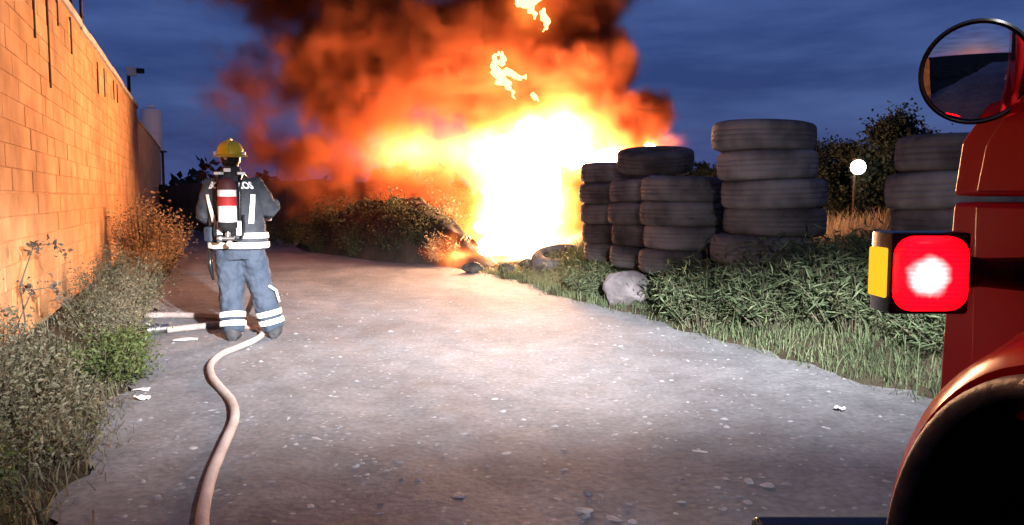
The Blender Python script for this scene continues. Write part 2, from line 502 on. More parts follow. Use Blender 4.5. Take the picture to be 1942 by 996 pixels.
cm = empty('floodlight', (-10.5, 22.0, 0)); cm.scale = (1.3, 1.3, 1.12)
tag(cm, 'small unlit floodlight on a pole above the wall', 'light')
q = MB(); q.tube([(0, 0, 0), (0, 0, 4.2)], 0.035, 8); q.build('pole', M['iron'], cm, True)
q = MB(); q.box((0.08, -0.05, 4.28), (0.2, 0.1, 0.22), rz=0.5, ch=0.02); q.build('housing', M['tank'], cm)
q = MB(); q.box((0.25, 0.0, 4.3), (0.16, 0.1, 0.12), rz=0.5, ch=0.02); q.build('visor', M['black'], cm)


# ================================================================== vegetation
def blades(P, hmin, hmax, w, lean=0.5, seg=3):
    """P (n,3) roots -> curved tapering blades as quads + tip, returned as tri mesh arrays."""
    n_ = len(P)
    a = rng.uniform(0, 2 * math.pi, n_)
    h = rng.uniform(hmin, hmax, n_) * rng.uniform(0.6, 1.0, n_)
    le = h * rng.uniform(0.1, lean, n_)
    b_ = a + rng.uniform(1.0, 2.1, n_)
    side = np.stack([np.cos(b_), np.sin(b_), np.zeros(n_)], 1)
    drc = np.stack([np.cos(a), np.sin(a), np.zeros(n_)], 1)
    ww = w * rng.uniform(0.6, 1.3, n_)
    vs = []
    for k in range(seg):
        f = k / seg
        c = P + drc * (le * f ** 2)[:, None]; c[:, 2] += h * (f - 0.18 * lean * f ** 3)
        wd = (ww * (1 - f * 0.75))[:, None] * side
        vs += [c - wd, c + wd]
    c = P + drc * le[:, None]; c[:, 2] += h * (1 - 0.3 * lean)
    vs.append(c)
    m = 2 * seg + 1
    Vv = np.stack(vs, 1).reshape(-1, 3)
    base = (np.arange(n_) * m)[:, None]
    tris = []
    for k in range(seg - 1):
        i0 = 2 * k
        tris += [[i0, i0 + 1, i0 + 3], [i0, i0 + 3, i0 + 2]]
    tris.append([2 * seg - 2, 2 * seg - 1, 2 * seg])
    T = (base[:, :, None] + np.array(tris).reshape(1, -1)[:, None, :]).reshape(-1, 3)
    return Vv, T


def patchy(x, y, s):
    return 0.5 + 0.5 * np.sin(x * s + 1.7 * np.sin(y * s * 0.8)) * np.cos(y * s * 1.1 + np.sin(x * s * 1.3))

# right-hand verge
def verge(n_, x0, x1, y0, y1, side):
    x = rng.uniform(x0, x1, n_); y = rng.uniform(y0, y1, n_)
    d = (x - edge_r(y)) if side > 0 else (edge_l(y) - x)
    k = (d > -0.22 + 0.5 * rng.random(n_) ** 0.6) & (rng.random(n_) < 0.35 + 0.75 * patchy(x, y, 2.3))
    if side < 0:
        dw = (x - WP.x) * WN.x + (y - WP.y) * WN.y
        k &= dw > 0.02
    x, y, d = x[k], y[k], d[k]
    return np.stack([x, y, height(x, y) - 0.01], 1), d

P, d = verge(120000, -1.0, 6.5, 3.6, 14.5, 1)
k = d < 0.9
V1, T1 = blades(P[k], 0.08, 0.28, 0.0045, 1.3)
V2, T2 = blades(P[~k], 0.25, 0.68, 0.005, 1.0)
sel = rng.random(len(P)) < 0.035
V3, T3 = blades(P[sel], 0.4, 0.9, 0.005, 1.9, 4)
g = link(bpy.data.objects.new('grass', fast_mesh('grass', np.vstack([V1, V2, V3]), np.vstack([T1, T2 + len(V1), T3 + len(V1) + len(V2)]), M['grass'])))
tag(g, 'green grass growing on the bank below the tyre stacks', 'grass', kind='stuff')
P, d = verge(9000, 4, 22, 7, 34, 1)
V1, T1 = blades(P, 0.3, 0.8, 0.014, 0.6)
g = link(bpy.data.objects.new('grass', fast_mesh('far_grass', V1, T1, M['weed'])))
tag(g, 'dark rough grass beyond the tyre stacks', 'grass', kind='stuff')
P, d = verge(30000, -9, -1.2, 1.6, 22, -1)
P2, d = verge(26000, -4.2, -1.2, 1.6, 6.5, -1)
P = np.vstack([P, P2])
V1, T1 = blades(P, 0.08, 0.3, 0.005, 1.2)
g = link(bpy.data.objects.new('grass', fast_mesh('left_grass', V1, T1, M['weed_pale'])))
tag(g, 'rough grass along the foot of the block wall', 'grass', kind='stuff')


def leaves(C, D, size, aspect=0.45):
    """Leaf quads (bent diamonds) at centres C along directions D."""
    n_ = len(C)
    D = D / np.maximum(np.linalg.norm(D, axis=1, keepdims=True), 1e-6)
    r = rng.normal(size=(n_, 3)); s = np.cross(D, r); s /= np.maximum(np.linalg.norm(s, axis=1, keepdims=True), 1e-6)
    L = (size * rng.uniform(0.5, 1.3, n_))[:, None]
    nrm = np.cross(D, s)
    a = C; b_ = C + D * L * 0.5 + s * L * aspect * 0.5 + nrm * L * 0.08; c = C + D * L - nrm * L * 0.1; e = C + D * L * 0.5 - s * L * aspect * 0.5 + nrm * L * 0.08
    Vv = np.stack([a, b_, c, e], 1).reshape(-1, 3)
    i = (np.arange(n_) * 4)[:, None]
    T = np.concatenate([i + np.array([[0, 1, 2]]), i + np.array([[0, 2, 3]])], 0)
    return Vv, T


def bush(name, loc, w, h, nstem, nleaf, leafsize, mleaf, label, cat='bush', spread=0.8, group=None, lean=(0, 0), depth=None, aspect=0.4):
    e = empty(name, loc)
    tag(e, label, cat, group)
    depth = depth or w
    st = MB(); C = []; D = []
    for i in range(nstem):
        a = random.uniform(0, 2 * math.pi); rr = random.random() ** 0.6
        hh = h * random.uniform(0.45, 1.0) * (1.0 - 0.35 * rr)
        b0 = Vector((math.cos(a) * rr * w * 0.22, math.sin(a) * rr * depth * 0.22, -0.03))
        tip = Vector((math.cos(a) * rr * w * 0.5 * spread * 1.2 + lean[0] * hh, math.sin(a) * rr * depth * 0.5 * spread * 1.2 + lean[1] * hh, hh))
        mid = (b0 + tip) / 2 + Vector((random.uniform(-1, 1), random.uniform(-1, 1), 0.6)) * 0.07 * h
        pts = [b0 * (1 - t_) ** 2 + mid * 2 * t_ * (1 - t_) + tip * t_ ** 2 for t_ in (0, 0.25, 0.5, 0.75, 1)]
        r0 = 0.003 + 0.004 * h
        st.tube(pts, [r0, r0 * 0.8, r0 * 0.6, r0 * 0.45, r0 * 0.2], 3, cap=False)
        k = max(1, nleaf // nstem)
        for j in range(k):
            t_ = random.uniform(0.12, 1.0) ** 0.8
            q_ = b0 * (1 - t_) ** 2 + mid * 2 * t_ * (1 - t_) + tip * t_ ** 2
            jitter = Vector((random.gauss(0, 1), random.gauss(0, 1), random.gauss(0, 0.8))) * (0.05 + 0.05 * h) * t_
            q_ = q_ + jitter
            if q_.z < 0.0: q_.z = abs(q_.z) * 0.3
            C.append(q_); D.append((random.gauss(0, 1), random.gauss(0, 1), random.gauss(0.35, 0.6)))
    st.build('stems', M['stem'], e)
    Vv, T = leaves(np.array([tuple(c) for c in C]), np.array(D), leafsize, aspect)
    link(bpy.data.objects.new('foliage', fast_mesh('foliage', Vv, T, mleaf)), e)
    return e


def hz(x, y): return float(height(x, y))
LG = 'weeds along the foot of the wall'
for args in [
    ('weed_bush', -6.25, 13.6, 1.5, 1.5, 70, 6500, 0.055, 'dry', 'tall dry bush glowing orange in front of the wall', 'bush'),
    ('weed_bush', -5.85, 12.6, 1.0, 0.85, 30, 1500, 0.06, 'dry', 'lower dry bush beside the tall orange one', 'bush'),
    ('weed_bush', -4.75, 9.6, 1.2, 0.85, 60, 4200, 0.035, 'weed_pale', 'grey green bush at the wall behind the spare hose', 'bush'),
    ('weed_bush', -4.25, 8.3, 1.1, 0.7, 60, 4200, 0.03, 'weed_pale', 'dusty weed clump between the withered twigs and the hose coupling', 'weed'),
    ('weed_bush', -3.75, 7.3, 0.9, 0.5, 60, 3600, 0.026, 'weed_pale', 'dusty grey weed patch in front of the wall foot', 'weed'),
    ('weed_bush', -3.3, 6.7, 0.6, 0.32, 50, 2400, 0.035, 'weed_green', 'bright green leafy weed at the road edge', 'weed'),
    ('weed_bush', -2.95, 5.75, 0.7, 0.36, 40, 1900, 0.04, 'weed_green', 'low yellow green weed beside the white litter', 'weed'),
    ('weed_bush', -3.55, 5.35, 0.9, 0.62, 45, 1900, 0.04, 'weed_pale', 'tangled dry weed below the withered twigs', 'weed'),
    ('weed_bush', -2.8, 4.55, 0.8, 0.5, 50, 2000, 0.035, 'weed_pale', 'dark tangled weed in the lower left verge', 'weed'),
    ('weed_bush', -2.35, 3.9, 0.6, 0.36, 40, 1500, 0.032, 'weed_pale', 'low brown weed next to the dark road edge', 'weed'),
    ('weed_bush', -3.05, 4.0, 0.8, 0.6, 50, 2200, 0.035, 'weed_pale', 'thick grey weed tangle by the wall in the lower left', 'weed'),
    ('weed_bush', -2.15, 3.0, 0.55, 0.3, 40, 1500, 0.03, 'weed', 'small dark weed right of the bottom left corner', 'weed'),
    ('weed_bush', -3.3, 4.75, 0.7, 0.7, 40, 1800, 0.035, 'weed_pale', 'upright grey weed against the wall below the twigs', 'weed'),
    ('weed_bush', -2.45, 3.35, 0.6, 0.32, 40, 1600, 0.03, 'weed_green', 'green weed clump in the bottom left corner', 'weed'),
]:
    nm, x, y, w, h, ns, nl, ls, mk, lab, ct = args
    bush(nm, (x, y, hz(x, y)), w, h, ns, nl, ls, M[mk], lab, ct, group=LG)
# dead climbing twigs on the wall
for (s, z, hgt, lab) in [(0.1, 0.6, 0.55, 'upper withered twig with curled dark leaves hanging on the wall'), (-0.05, 0.3, 0.45, 'lower withered twig with dark leaves low on the wall foot')]:
    P0 = WP + WU * s + WN * 0.06
    e = empty('withered_twig', (P0.x, P0.y, 0.02)); tag(e, lab, 'twig')
    pts = [Vector((0, 0, 0)), Vector((0.02, 0.05, z * 0.5)), Vector((-0.04, 0.1, z)), Vector((0.03, 0.2, z + hgt * 0.6)), Vector((0.12, 0.34, z + hgt * 0.62)), Vector((0.17, 0.45, z + hgt * 0.45))]
    q = MB(); q.tube(pts, [0.008, 0.007, 0.006, 0.005, 0.004, 0.002], 5); q.build('stem', M['bark'], e)
    C = []
    for _ in range(60):
        i = random.choice([2, 3, 3, 4, 4, 5]); C.append(np.array(pts[i]) + rng.normal(0, 0.03, 3))
    Vv, T = leaves(np.array(C), rng.normal(size=(60, 3)), 0.055, 0.6)
    link(bpy.data.objects.new('dead_leaves', fast_mesh('dead_leaves', Vv, T, M['bark'])), e)

# plants on the right bank
RG = 'plants among the tyre stacks'
for args in [
    ('weed_bush', 2.05, 8.2, 1.4, 0.75, 40, 2200, 0.05, 'weed_mid', 'dark weed in front of the tall six tyre stack', 'weed'),
    ('weed_bush', 3.1, 7.0, 1.6, 0.95, 60, 3400, 0.055, 'weed_mid', 'dark leafy bush between the tall stack and the truck lamp', 'bush'),
    ('weed_bush', 2.75, 9.6, 1.1, 1.35, 40, 2200, 0.055, 'weed_mid', 'dark bush rising between the leaning tyres and tall stack', 'bush'),
    ('weed_bush', 3.75, 8.4, 1.2, 0.45, 40, 2400, 0.055, 'weed_mid', 'dark shrub behind the leafy bush right of the tall stack', 'bush'),
    ('weed_bush', 2.0, 8.95, 0.9, 0.55, 40, 2400, 0.045, 'weed_mid', 'scrubby weed in front of the low dusty stack', 'weed'),
    ('weed_bush', 2.6, 7.55, 1.3, 0.85, 50, 2800, 0.05, 'weed_mid', 'dark weed covering the foot of the tall stack', 'weed'),
    ('weed_bush', 3.4, 5.9, 1.2, 0.6, 50, 2600, 0.045, 'weed_mid', 'grassy weed below the stack beside the truck', 'weed'),
    ('weed_bush', 1.15, 10.7, 0.9, 0.45, 30, 1300, 0.045, 'weed_mid', 'low scrub below the nearest burning edge tyres', 'weed'),
]:
    nm, x, y, w, h, ns, nl, ls, mk, lab, ct = args
    bush(nm, (x, y, hz(x, y)), w, h, ns * 2, int(nl * 1.3), ls * 2.2, M[mk], lab, ct, group=RG, aspect=0.11)

# tall dry grass tuft glowing in the gap
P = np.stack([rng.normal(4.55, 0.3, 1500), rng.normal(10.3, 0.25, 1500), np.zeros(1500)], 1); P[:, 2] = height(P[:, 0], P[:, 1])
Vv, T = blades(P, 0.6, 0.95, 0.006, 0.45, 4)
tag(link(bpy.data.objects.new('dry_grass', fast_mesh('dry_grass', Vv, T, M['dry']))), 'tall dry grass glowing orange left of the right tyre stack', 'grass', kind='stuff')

# trees
def tree(loc, h, w, nleaf, label, ls=0.12):
    e = empty('tree', loc); tag(e, label, 'tree', 'dark trees behind the tyres')
    q = MB(); q.tube([(0, 0, -0.1), (0.05, 0.03, h * 0.35), (-0.03, 0.06, h * 0.8)], [0.05 * h * 0.5, 0.035 * h * 0.5, 0.008 * h], 7)
    cl_ = []
    for i in range(14):
        a = random.uniform(0, 6.28); z = random.uniform(0.3, 0.97) * h
        rr = w * 0.5 * math.sqrt(max(0.05, 1 - ((z / h - 0.55) / 0.5) ** 2)) * random.uniform(0.5, 1)
        c = Vector((math.cos(a) * rr, math.sin(a) * rr, z)); cl_.append(c)
        q.tube([(0, 0.03, z * 0.7), tuple((c + Vector((0, 0, z * 0.75))) / 2), tuple(c)], [0.035, 0.022, 0.008], 4)
    q.build('trunk', M['bark'], e)
    C = np.concatenate([rng.normal(size=(nleaf // 14, 3)) * np.array([0.15 * w, 0.15 * w, 0.085 * h]) * random.uniform(0.6, 1.05) + np.array(tuple(c)) for c in cl_])
    C = C[C[:, 2] > 0.15]
    Vv, T = leaves(C, rng.normal(size=C.shape), ls, 0.55)
    link(bpy.data.objects.new('crown', fast_mesh('crown', Vv, T, M['dark_leaf'])), e)

for (px, Y_, h, w, lab) in [
    (1535, 26, 2.8, 2.4, 'dark tree rising directly behind the tall tyre stack'),
    (1578, 24, 2.4, 1.7, 'small dark tree between the tall stack and the lamp'),
    (1640, 27, 2.3, 2.0, 'dark tree behind the glowing white lamp'),
    (1683, 22, 3.0, 1.5, 'tallest dark tree just left of the right stack'),
    (1725, 25, 3.1, 2.4, 'dark tree hidden partly by the right stack'),
    (1600, 32, 2.3, 4.2, 'broad dark tree low behind the lamp post'),
    (1660, 33, 2.3, 4.0, 'broad dark tree behind the orange grass'),
    (1420, 30, 2.1, 3.6, 'low dark tree behind the leaning tyres'),
    (1330, 32, 2.2, 3.6, 'low dark tree beyond the fire edge tyres'),
]:
    x = (px - 971) / 1500 * Y_
    tree((x, Y_, hz(x, Y_)), h, w, 10000, lab)

# dark wood far off on the horizon
nw = 16000
a_ = rng.uniform(R(-75), R(75), nw); rr_ = rng.uniform(75, 90, nw)
C = np.stack([np.sin(a_) * rr_, np.cos(a_) * rr_, np.zeros(nw)], 1)
top_ = 2.6 + 1.1 * np.sin(a_ * 31) + 0.8 * np.sin(a_ * 83 + 1) + 0.5 * np.sin(a_ * 190 + 2)
C[:, 2] = 0.2 + rng.random(nw) ** 0.8 * np.maximum(top_, 1.0)
Vv, T = leaves(C, rng.normal(size=C.shape), 0.9, 0.7)
tag(link(bpy.data.objects.new('forest', fast_mesh('forest', Vv, T, M['dark_leaf']))), 'far dark wood along the horizon', 'forest', kind='stuff')

# white lamp among the trees
lx, ly = 9.3, 21.5
lz = 1.36 + (375 - 318) / 1500 * ly
e = empty('lamp_post', (lx, ly, hz(lx, ly))); tag(e, 'glowing round white lamp on a post before dark trees', 'lamp')
hz0 = hz(lx, ly)
q = MB(); q.tube([(0, 0.1, 0), (0, 0.1, lz - hz0)], 0.035, 8); q.build('pole', M['iron'], e, True)
q = MB(); q.lathe([(0.0, -0.2), (0.1, -0.175), (0.175, -0.1), (0.2, 0), (0.175, 0.1), (0.1, 0.175), (0.0, 0.2)], 20, Matrix.Translation((0, -0.12, lz - hz0))); q.build('globe', emat('lamp_glow', (0.9, 1.0, 0.97), 9.0), e, True)
q = MB(); q.lathe([(0.0, 0.25), (0.12, 0.24), (0.13, 0.2), (0.0, 0.2)], 16, Matrix.Translation((0, -0.05, lz - hz0))); q.build('cap', M['iron'], e)


# ================================================================== tyres
def tyre_mesh(seed):
    rnd = random.Random(seed)
    n_ = 72
    prof = [(0.31, 0.06), (0.30, 0.03), (0.315, 0.004), (0.37, -0.012), (0.43, -0.008), (0.488, 0.008), (0.513, 0.03), (0.5225, 0.06), (0.5245, 0.095), (0.519, 0.097), (0.519, 0.101), (0.526, 0.103),
            (0.5275, 0.146), (0.521, 0.148), (0.521, 0.152), (0.5275, 0.154), (0.526, 0.197), (0.519, 0.199), (0.519, 0.203), (0.5245, 0.205), (0.5225, 0.24), (0.513, 0.27), (0.488, 0.292), (0.43, 0.308), (0.37, 0.312), (0.315, 0.296), (0.30, 0.27), (0.31, 0.24), (0.42, 0.22), (0.47, 0.15), (0.42, 0.08)]
    shoulder = {5, 6, 7, 20, 21, 22}
    vs, fs = [], []
    k = len(prof)
    for j in range(n_):
        th = 2 * math.pi * j / n_
        sag = 1 + 0.012 * math.sin(2 * th + seed) + rnd.uniform(-0.002, 0.002)
        for i, (r, z) in enumerate(prof):
            if i in shoulder and j % 2: r -= 0.011
            if 8 <= i <= 19 and (j + (i > 13)) % 3 == 0: r -= 0.007
            vs.append((r * sag * math.cos(th), r * sag * math.sin(th), z * 0.985 + 0.006 * math.sin(th + seed * 2)))
    for j in range(n_):
        j2 = (j + 1) % n_
        for i in range(k):
            i2 = (i + 1) % k
            fs.append((j * k + i, j2 * k + i, j2 * k + i2, j * k + i2))
    me = mesh_from('tyre', vs, fs, M['tyre'])
    me.polygons.foreach_set('use_smooth', [True] * len(me.polygons))
    return me
TY = [tyre_mesh(i) for i in range(3)]
cnt = [0]
def tyre(loc, rot, label, sc=1.0, group='stacked old tyres'):
    o = bpy.data.objects.new('tyre', TY[cnt[0] % 3]); cnt[0] += 1
    o.location = loc; o.rotation_euler = rot; o.scale = (sc, sc, 1.0)
    tag(link(o), label, 'tyre', group)
ORD = ['bottom', 'second from bottom', 'third from bottom', 'fourth from bottom', 'fifth from bottom', 'sixth from bottom', 'seventh']
def stack(x, y, z, offs, name, sc=1.0):
    n_ = len(offs)
    for i, (ox, oy) in enumerate(offs):
        lab = ('topmost' if i == n_ - 1 else ORD[i]) + ' tyre of ' + name
        tyre((x + ox, y + oy, z + i * 0.292), (random.uniform(-0.02, 0.02), random.uniform(-0.03, 0.03), random.uniform(0, 6)), lab, sc * random.uniform(0.955, 1.035))
stack(1.6, 11.95, 0.4, [(0.02, 0), (-0.02, 0.02), (-0.06, 0), (-0.06, 0.0), (-0.05, 0.03)], 'the stack right against the fire')
stack(1.87, 10.88, 0.42, [(0.02, 0), (0, 0), (-0.01, 0), (0.0, 0)], 'the middle stack under the tilted tyre')
stack(2.13, 9.8, 0.43, [(0, 0), (0.02, 0), (-0.01, 0), (0.0, 0.0)], 'the low dusty stack left of the tall one')
tyre((1.95, 10.85, 1.72), (R(3), R(-7.5), 1.0), 'dark tyre lying tilted across the tops of two stacks')
stack(2.68, 8.35, 0.38, [(0.0, 0), (-0.05, 0), (0.09, 0.02), (0.07, 0.0), (-0.01, 0.0), (-0.05, 0.02)], 'the tall six tyre stack', 1.0)
stack(3.72, 6.62, 0.4, [(0.0, 0), (0.0, 0), (0.0, 0), (-0.02, 0), (0.03, 0.0)], 'the stack beside the fire truck', 1.0)
tyre((0.85, 13.9, 0.12), (R(14), R(-10), 0.4), 'single tyre leaning at the foot of the flames', 0.95, 'loose tyres near the fire')

# pale boulder on the bank
def rock(name, loc, dims, label, cat, m, group=None, seed=0, sub=3, rz=0.0, rough=0.16, cuts=(0.62, 0.92)):
    bm = bmesh.new(); bmesh.ops.create_icosphere(bm, subdivisions=sub, radius=1.0)
    rnd = np.random.default_rng(seed)
    dirs = rnd.normal(size=(9, 3)); dirs /= np.linalg.norm(dirs, axis=1, keepdims=True); cut = rnd.uniform(*cuts, 9)
    for v in bm.verts:
        c = np.array(v.co)
        for d_, k_ in zip(dirs, cut):
            t_ = c @ d_
            if t_ > k_: c = c - d_ * (t_ - k_) * 0.9
        c *= 1 + rough * 0.3 * math.sin(c[0] * 7 + seed) * math.sin(c[1] * 6 + c[2] * 5)
        v.co = (c[0] * dims[0] / 2, c[1] * dims[1] / 2, c[2] * dims[2] / 2 + dims[2] * 0.32)
    me = bpy.data.meshes.new(name); bm.to_mesh(me); bm.free(); me.materials.append(m)
    o = bpy.data.objects.new(name, me); o.location = loc; o.rotation_euler = (0, 0, rz)
    return tag(link(o), label, cat, group)
rock('boulder', (1.42, 9.75, hz(1.42, 9.75) + 0.02), (0.6, 0.5, 0.52), 'dull grey boulder half sunk in the grass bank', 'boulder', mat('boulder_stone', (0.085, 0.078, 0.085), 0.95, (0.16, 0.145, 0.155), 4, 0.6, 14), seed=3)
rock('charred_chunk', (-0.72, 14.3, 0.0), (0.42, 0.3, 0.24), 'charred lump at the road edge below the fire', 'chunk', M['char'], seed=5)
rock('charred_chunk', (-0.1, 13.9, 0.05), (0.3, 0.3, 0.2), 'smaller charred lump on the bank in front of the flames', 'chunk', M['char'], seed=6)
rock('charred_chunk', (0.35, 14.0, 0.12), (0.5, 0.35, 0.22), 'long charred lump beside the leaning loose tyre', 'chunk', M['char'], seed=8)


# ================================================================== fence and heap behind
A = Vector((-15.9, 35.1, 0)); B = Vector((-4.3, 22.2, 0))
fr = math.atan2(B.y - A.y, B.x - A.x); FL = (B - A).length
fe = empty('sheet_fence', A, fr); tag(fe, 'dark corrugated sheet fence across the far end of the road', 'fence')
def corr(w, h):
    vs, fs = [], []
    k = 24
    for i in range(k + 1):
        x = w * i / k; y = 0.035 * math.cos(2 * math.pi * i / 4)
        vs += [(x, y, 0.03), (x, y, h)]
    for i in range(k):
        fs.append((2 * i, 2 * i + 2, 2 * i + 3, 2 * i + 1))
    return vs, fs
pw = 0.9
npan = int(FL / pw)
cvs, cfs = corr(pw - 0.012, 1.9)
cme = mesh_from('sheet', cvs, cfs, M['fence'])
for i in range(npan):
    o = bpy.data.objects.new('sheet', cme); o.location = (i * pw, random.uniform(-0.012, 0.012), random.uniform(-0.05, 0.03)); link(o, fe)
for i in range(0, npan + 1, 3):
    q = MB(); q.box((i * pw, 0.09, 0.98), (0.08, 0.08, 1.98)); q.build('post', M['bark'], fe)
for z in (0.45, 1.5):
    q = MB(); q.box((npan * pw / 2, 0.07, z), (npan * pw, 0.04, 0.08)); q.build('rail', M['bark'], fe)

# heap of earth and rubbish left of the fire
def heap(name, loc, w, d_, h, label, m, seed, rz=0.0):
    from mathutils import noise as mn
    k, rws = 110, 40
    vs, fs = [], []
    for i in range(rws + 1):
        f = i / rws
        for j in range(k):
            th = 2 * math.pi * j / k
            c, s_ = math.cos(th), math.sin(th)
            o_ = Vector((c * f * 1.5 + seed * 7, s_ * f * 1.5, f))
            r = f * (1 + 0.22 * mn.noise(Vector((c * 1.3 + seed, s_ * 1.3, 0))))
            z = h * (1 - f ** 2.6) * (1 + 0.3 * mn.noise(o_ * 1.4)) + 0.16 * h * mn.noise(o_ * 4.0) * (1 - f ** 4) + 0.07 * h * mn.noise(o_ * 10.0) * (1 - f ** 6)
            x_ = r * w / 2 * c; y_ = r * d_ / 2 * s_
            q_ = Vector((x_, y_, z)) * 4.5
            vs.append((x_ + 0.05 * mn.noise(q_), y_ + 0.05 * mn.noise(q_ + Vector((9, 0, 0))), max(z, 0) - 0.08 * f))
    for i in range(rws):
        for j in range(k):
            j2 = (j + 1) % k
            fs.append((i * k + j, (i + 1) * k + j, (i + 1) * k + j2, i * k + j2))
    me = mesh_from(name, vs, fs, m, True)
    o = bpy.data.objects.new(name, me); o.location = loc; o.rotation_euler = (0, 0, rz)
    return tag(link(o), label, 'bank')
heap('earth_bank', (-3.1, 18.9, 0), 8.4, 2.2, 1.2, 'long low earth bank left of the flames, overgrown with weeds', M['heap'], 2, R(-50))
for (x, y, w, h, mk, nl, lab) in [
    (-1.3, 16.15, 1.3, 0.75, 'dry', 2600, 'bright dry grass clump at the foot of the flames'),
    (-1.75, 16.9, 1.5, 1.9, 'weed', 3000, 'dark tall scrub at the fire end of the bank'),
    (-2.3, 17.1, 1.5, 1.2, 'weed', 2600, 'dull scrub on the bank beside the flames'),
    (-2.75, 18.0, 1.5, 1.9, 'weed', 3000, 'dark tall scrub on the crown of the bank'),
    (-3.35, 18.2, 1.6, 1.2, 'weed', 2600, 'dull scrub low on the middle of the bank'),
    (-3.8, 19.3, 1.6, 1.9, 'weed', 2800, 'dark tall scrub past the middle of the bank'),
    (-4.5, 19.7, 1.7, 1.1, 'weed', 2600, 'dark weeds at the foot of the bank'),
    (-5.0, 20.9, 1.7, 1.6, 'weed', 2600, 'dark scrub at the far end of the bank'),
    (-6.4, 22.8, 1.8, 1.1, 'weed', 1800, 'dark weeds along the middle of the sheet fence'),
    (-8.2, 25.0, 1.8, 0.9, 'weed', 1600, 'dark weeds by the fence behind the person'),
]:
    bush('weed_bush', (x, y, hz(x, y)), w, h, 40, nl, 0.07, M[mk], lab, 'weed', group='scrub on the far bank and fence')


# ================================================================== fire and smoke
class GN:
    def __init__(s, name):
        s.t = bpy.data.node_groups.new(name, 'GeometryNodeTree')
        s.t.interface.new_socket('Geometry', in_out='OUTPUT', socket_type='NodeSocketGeometry')
        s.n, s.l = s.t.nodes, s.t.links

    def math(s, op, a, b=None, c=None):
        m = s.n.new('ShaderNodeMath'); m.operation = op
        for i, v in enumerate((a, b, c)):
            if v is None: continue
            if isinstance(v, (int, float)): m.inputs[i].default_value = v
            else: s.l.new(v, m.inputs[i])
        return m.outputs[0]

    def vmath(s, op, a, b=None, scale=None):
        m = s.n.new('ShaderNodeVectorMath'); m.operation = op
        for i, v in enumerate((a, b)):
            if v is None: continue
            if isinstance(v, (tuple, list)): m.inputs[i].default_value = v
            else: s.l.new(v, m.inputs[i])
        if scale is not None: m.inputs['Scale'].default_value = scale
        return m.outputs['Value'] if op in ('LENGTH', 'DOT_PRODUCT') else m.outputs[0]

    def noise(s, vec, scale, detail, rough=0.5, color=False):
        z = s.n.new('ShaderNodeTexNoise'); z.inputs['Scale'].default_value = scale; z.inputs['Detail'].default_value = detail; z.inputs['Roughness'].default_value = rough
        s.l.new(vec, z.inputs['Vector'])
        return z.outputs['Color'] if color else z.outputs['Fac']


def px(x, y, Y_):                               # sizes read off at the fire's distance
    return ((x - 971) * Y_ / 1500, Y_, 1.36 - (y - 375) * Y_ / 1500)


def field(g, blobs, warps, smooth, soft=1.0):
    pos = g.n.new('GeometryNodeInputPosition').outputs[0]
    P_ = pos
    for (sc, det, amp) in warps:
        nz = g.noise(pos, sc, det, 0.55, True)
        P_ = g.vmath('ADD', P_, g.vmath('SCALE', g.vmath('SUBTRACT', nz, (0.5, 0.5, 0.5)), scale=amp))
    acc = None
    for (x, y, rx, ry, Y_, dy, w) in blobs:
        c = px(x, y, Y_); k = Y_ / 1500
        d_ = g.vmath('DIVIDE', g.vmath('SUBTRACT', P_, c), (rx * k, dy, ry * k))
        v = g.math('MULTIPLY', g.math('SUBTRACT', 1.0, g.math('DIVIDE', g.vmath('LENGTH', d_), soft)), w)
        acc = v if acc is None else g.math('SMOOTH_MAX', acc, v, smooth)
    return acc, pos


def volume_object(name, g, dens, lo, hi, res, material):
    vc = g.n.new('GeometryNodeVolumeCube')
    g.l.new(dens, vc.inputs['Density'])
    vc.inputs['Min'].default_value = lo; vc.inputs['Max'].default_value = hi
    for i, a in enumerate(('X', 'Y', 'Z')):
        vc.inputs['Resolution ' + a].default_value = max(4, int((hi[i] - lo[i]) / res))
    sm = g.n.new('GeometryNodeSetMaterial'); sm.inputs['Material'].default_value = material
    go = g.n.new('NodeGroupOutput')
    g.l.new(vc.outputs[0], sm.inputs[0]); g.l.new(sm.outputs[0], go.inputs[0])
    me = bpy.data.meshes.new(name); me.materials.append(material)
    o = link(bpy.data.objects.new(name, me))
    md = o.modifiers.new('field', 'NODES'); md.node_group = g.t
    return o


# smoke material: soot lit by the fire
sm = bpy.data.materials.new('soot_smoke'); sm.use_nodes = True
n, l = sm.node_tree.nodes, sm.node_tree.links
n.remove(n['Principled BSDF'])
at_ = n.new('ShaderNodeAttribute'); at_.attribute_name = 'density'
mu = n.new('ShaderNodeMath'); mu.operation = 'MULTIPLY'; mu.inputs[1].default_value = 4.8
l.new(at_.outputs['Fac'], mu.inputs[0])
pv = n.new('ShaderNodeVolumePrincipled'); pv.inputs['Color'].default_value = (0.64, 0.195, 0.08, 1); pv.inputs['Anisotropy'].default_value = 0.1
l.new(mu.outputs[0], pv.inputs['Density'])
l.new(pv.outputs[0], n['Material Output'].inputs['Volume'])

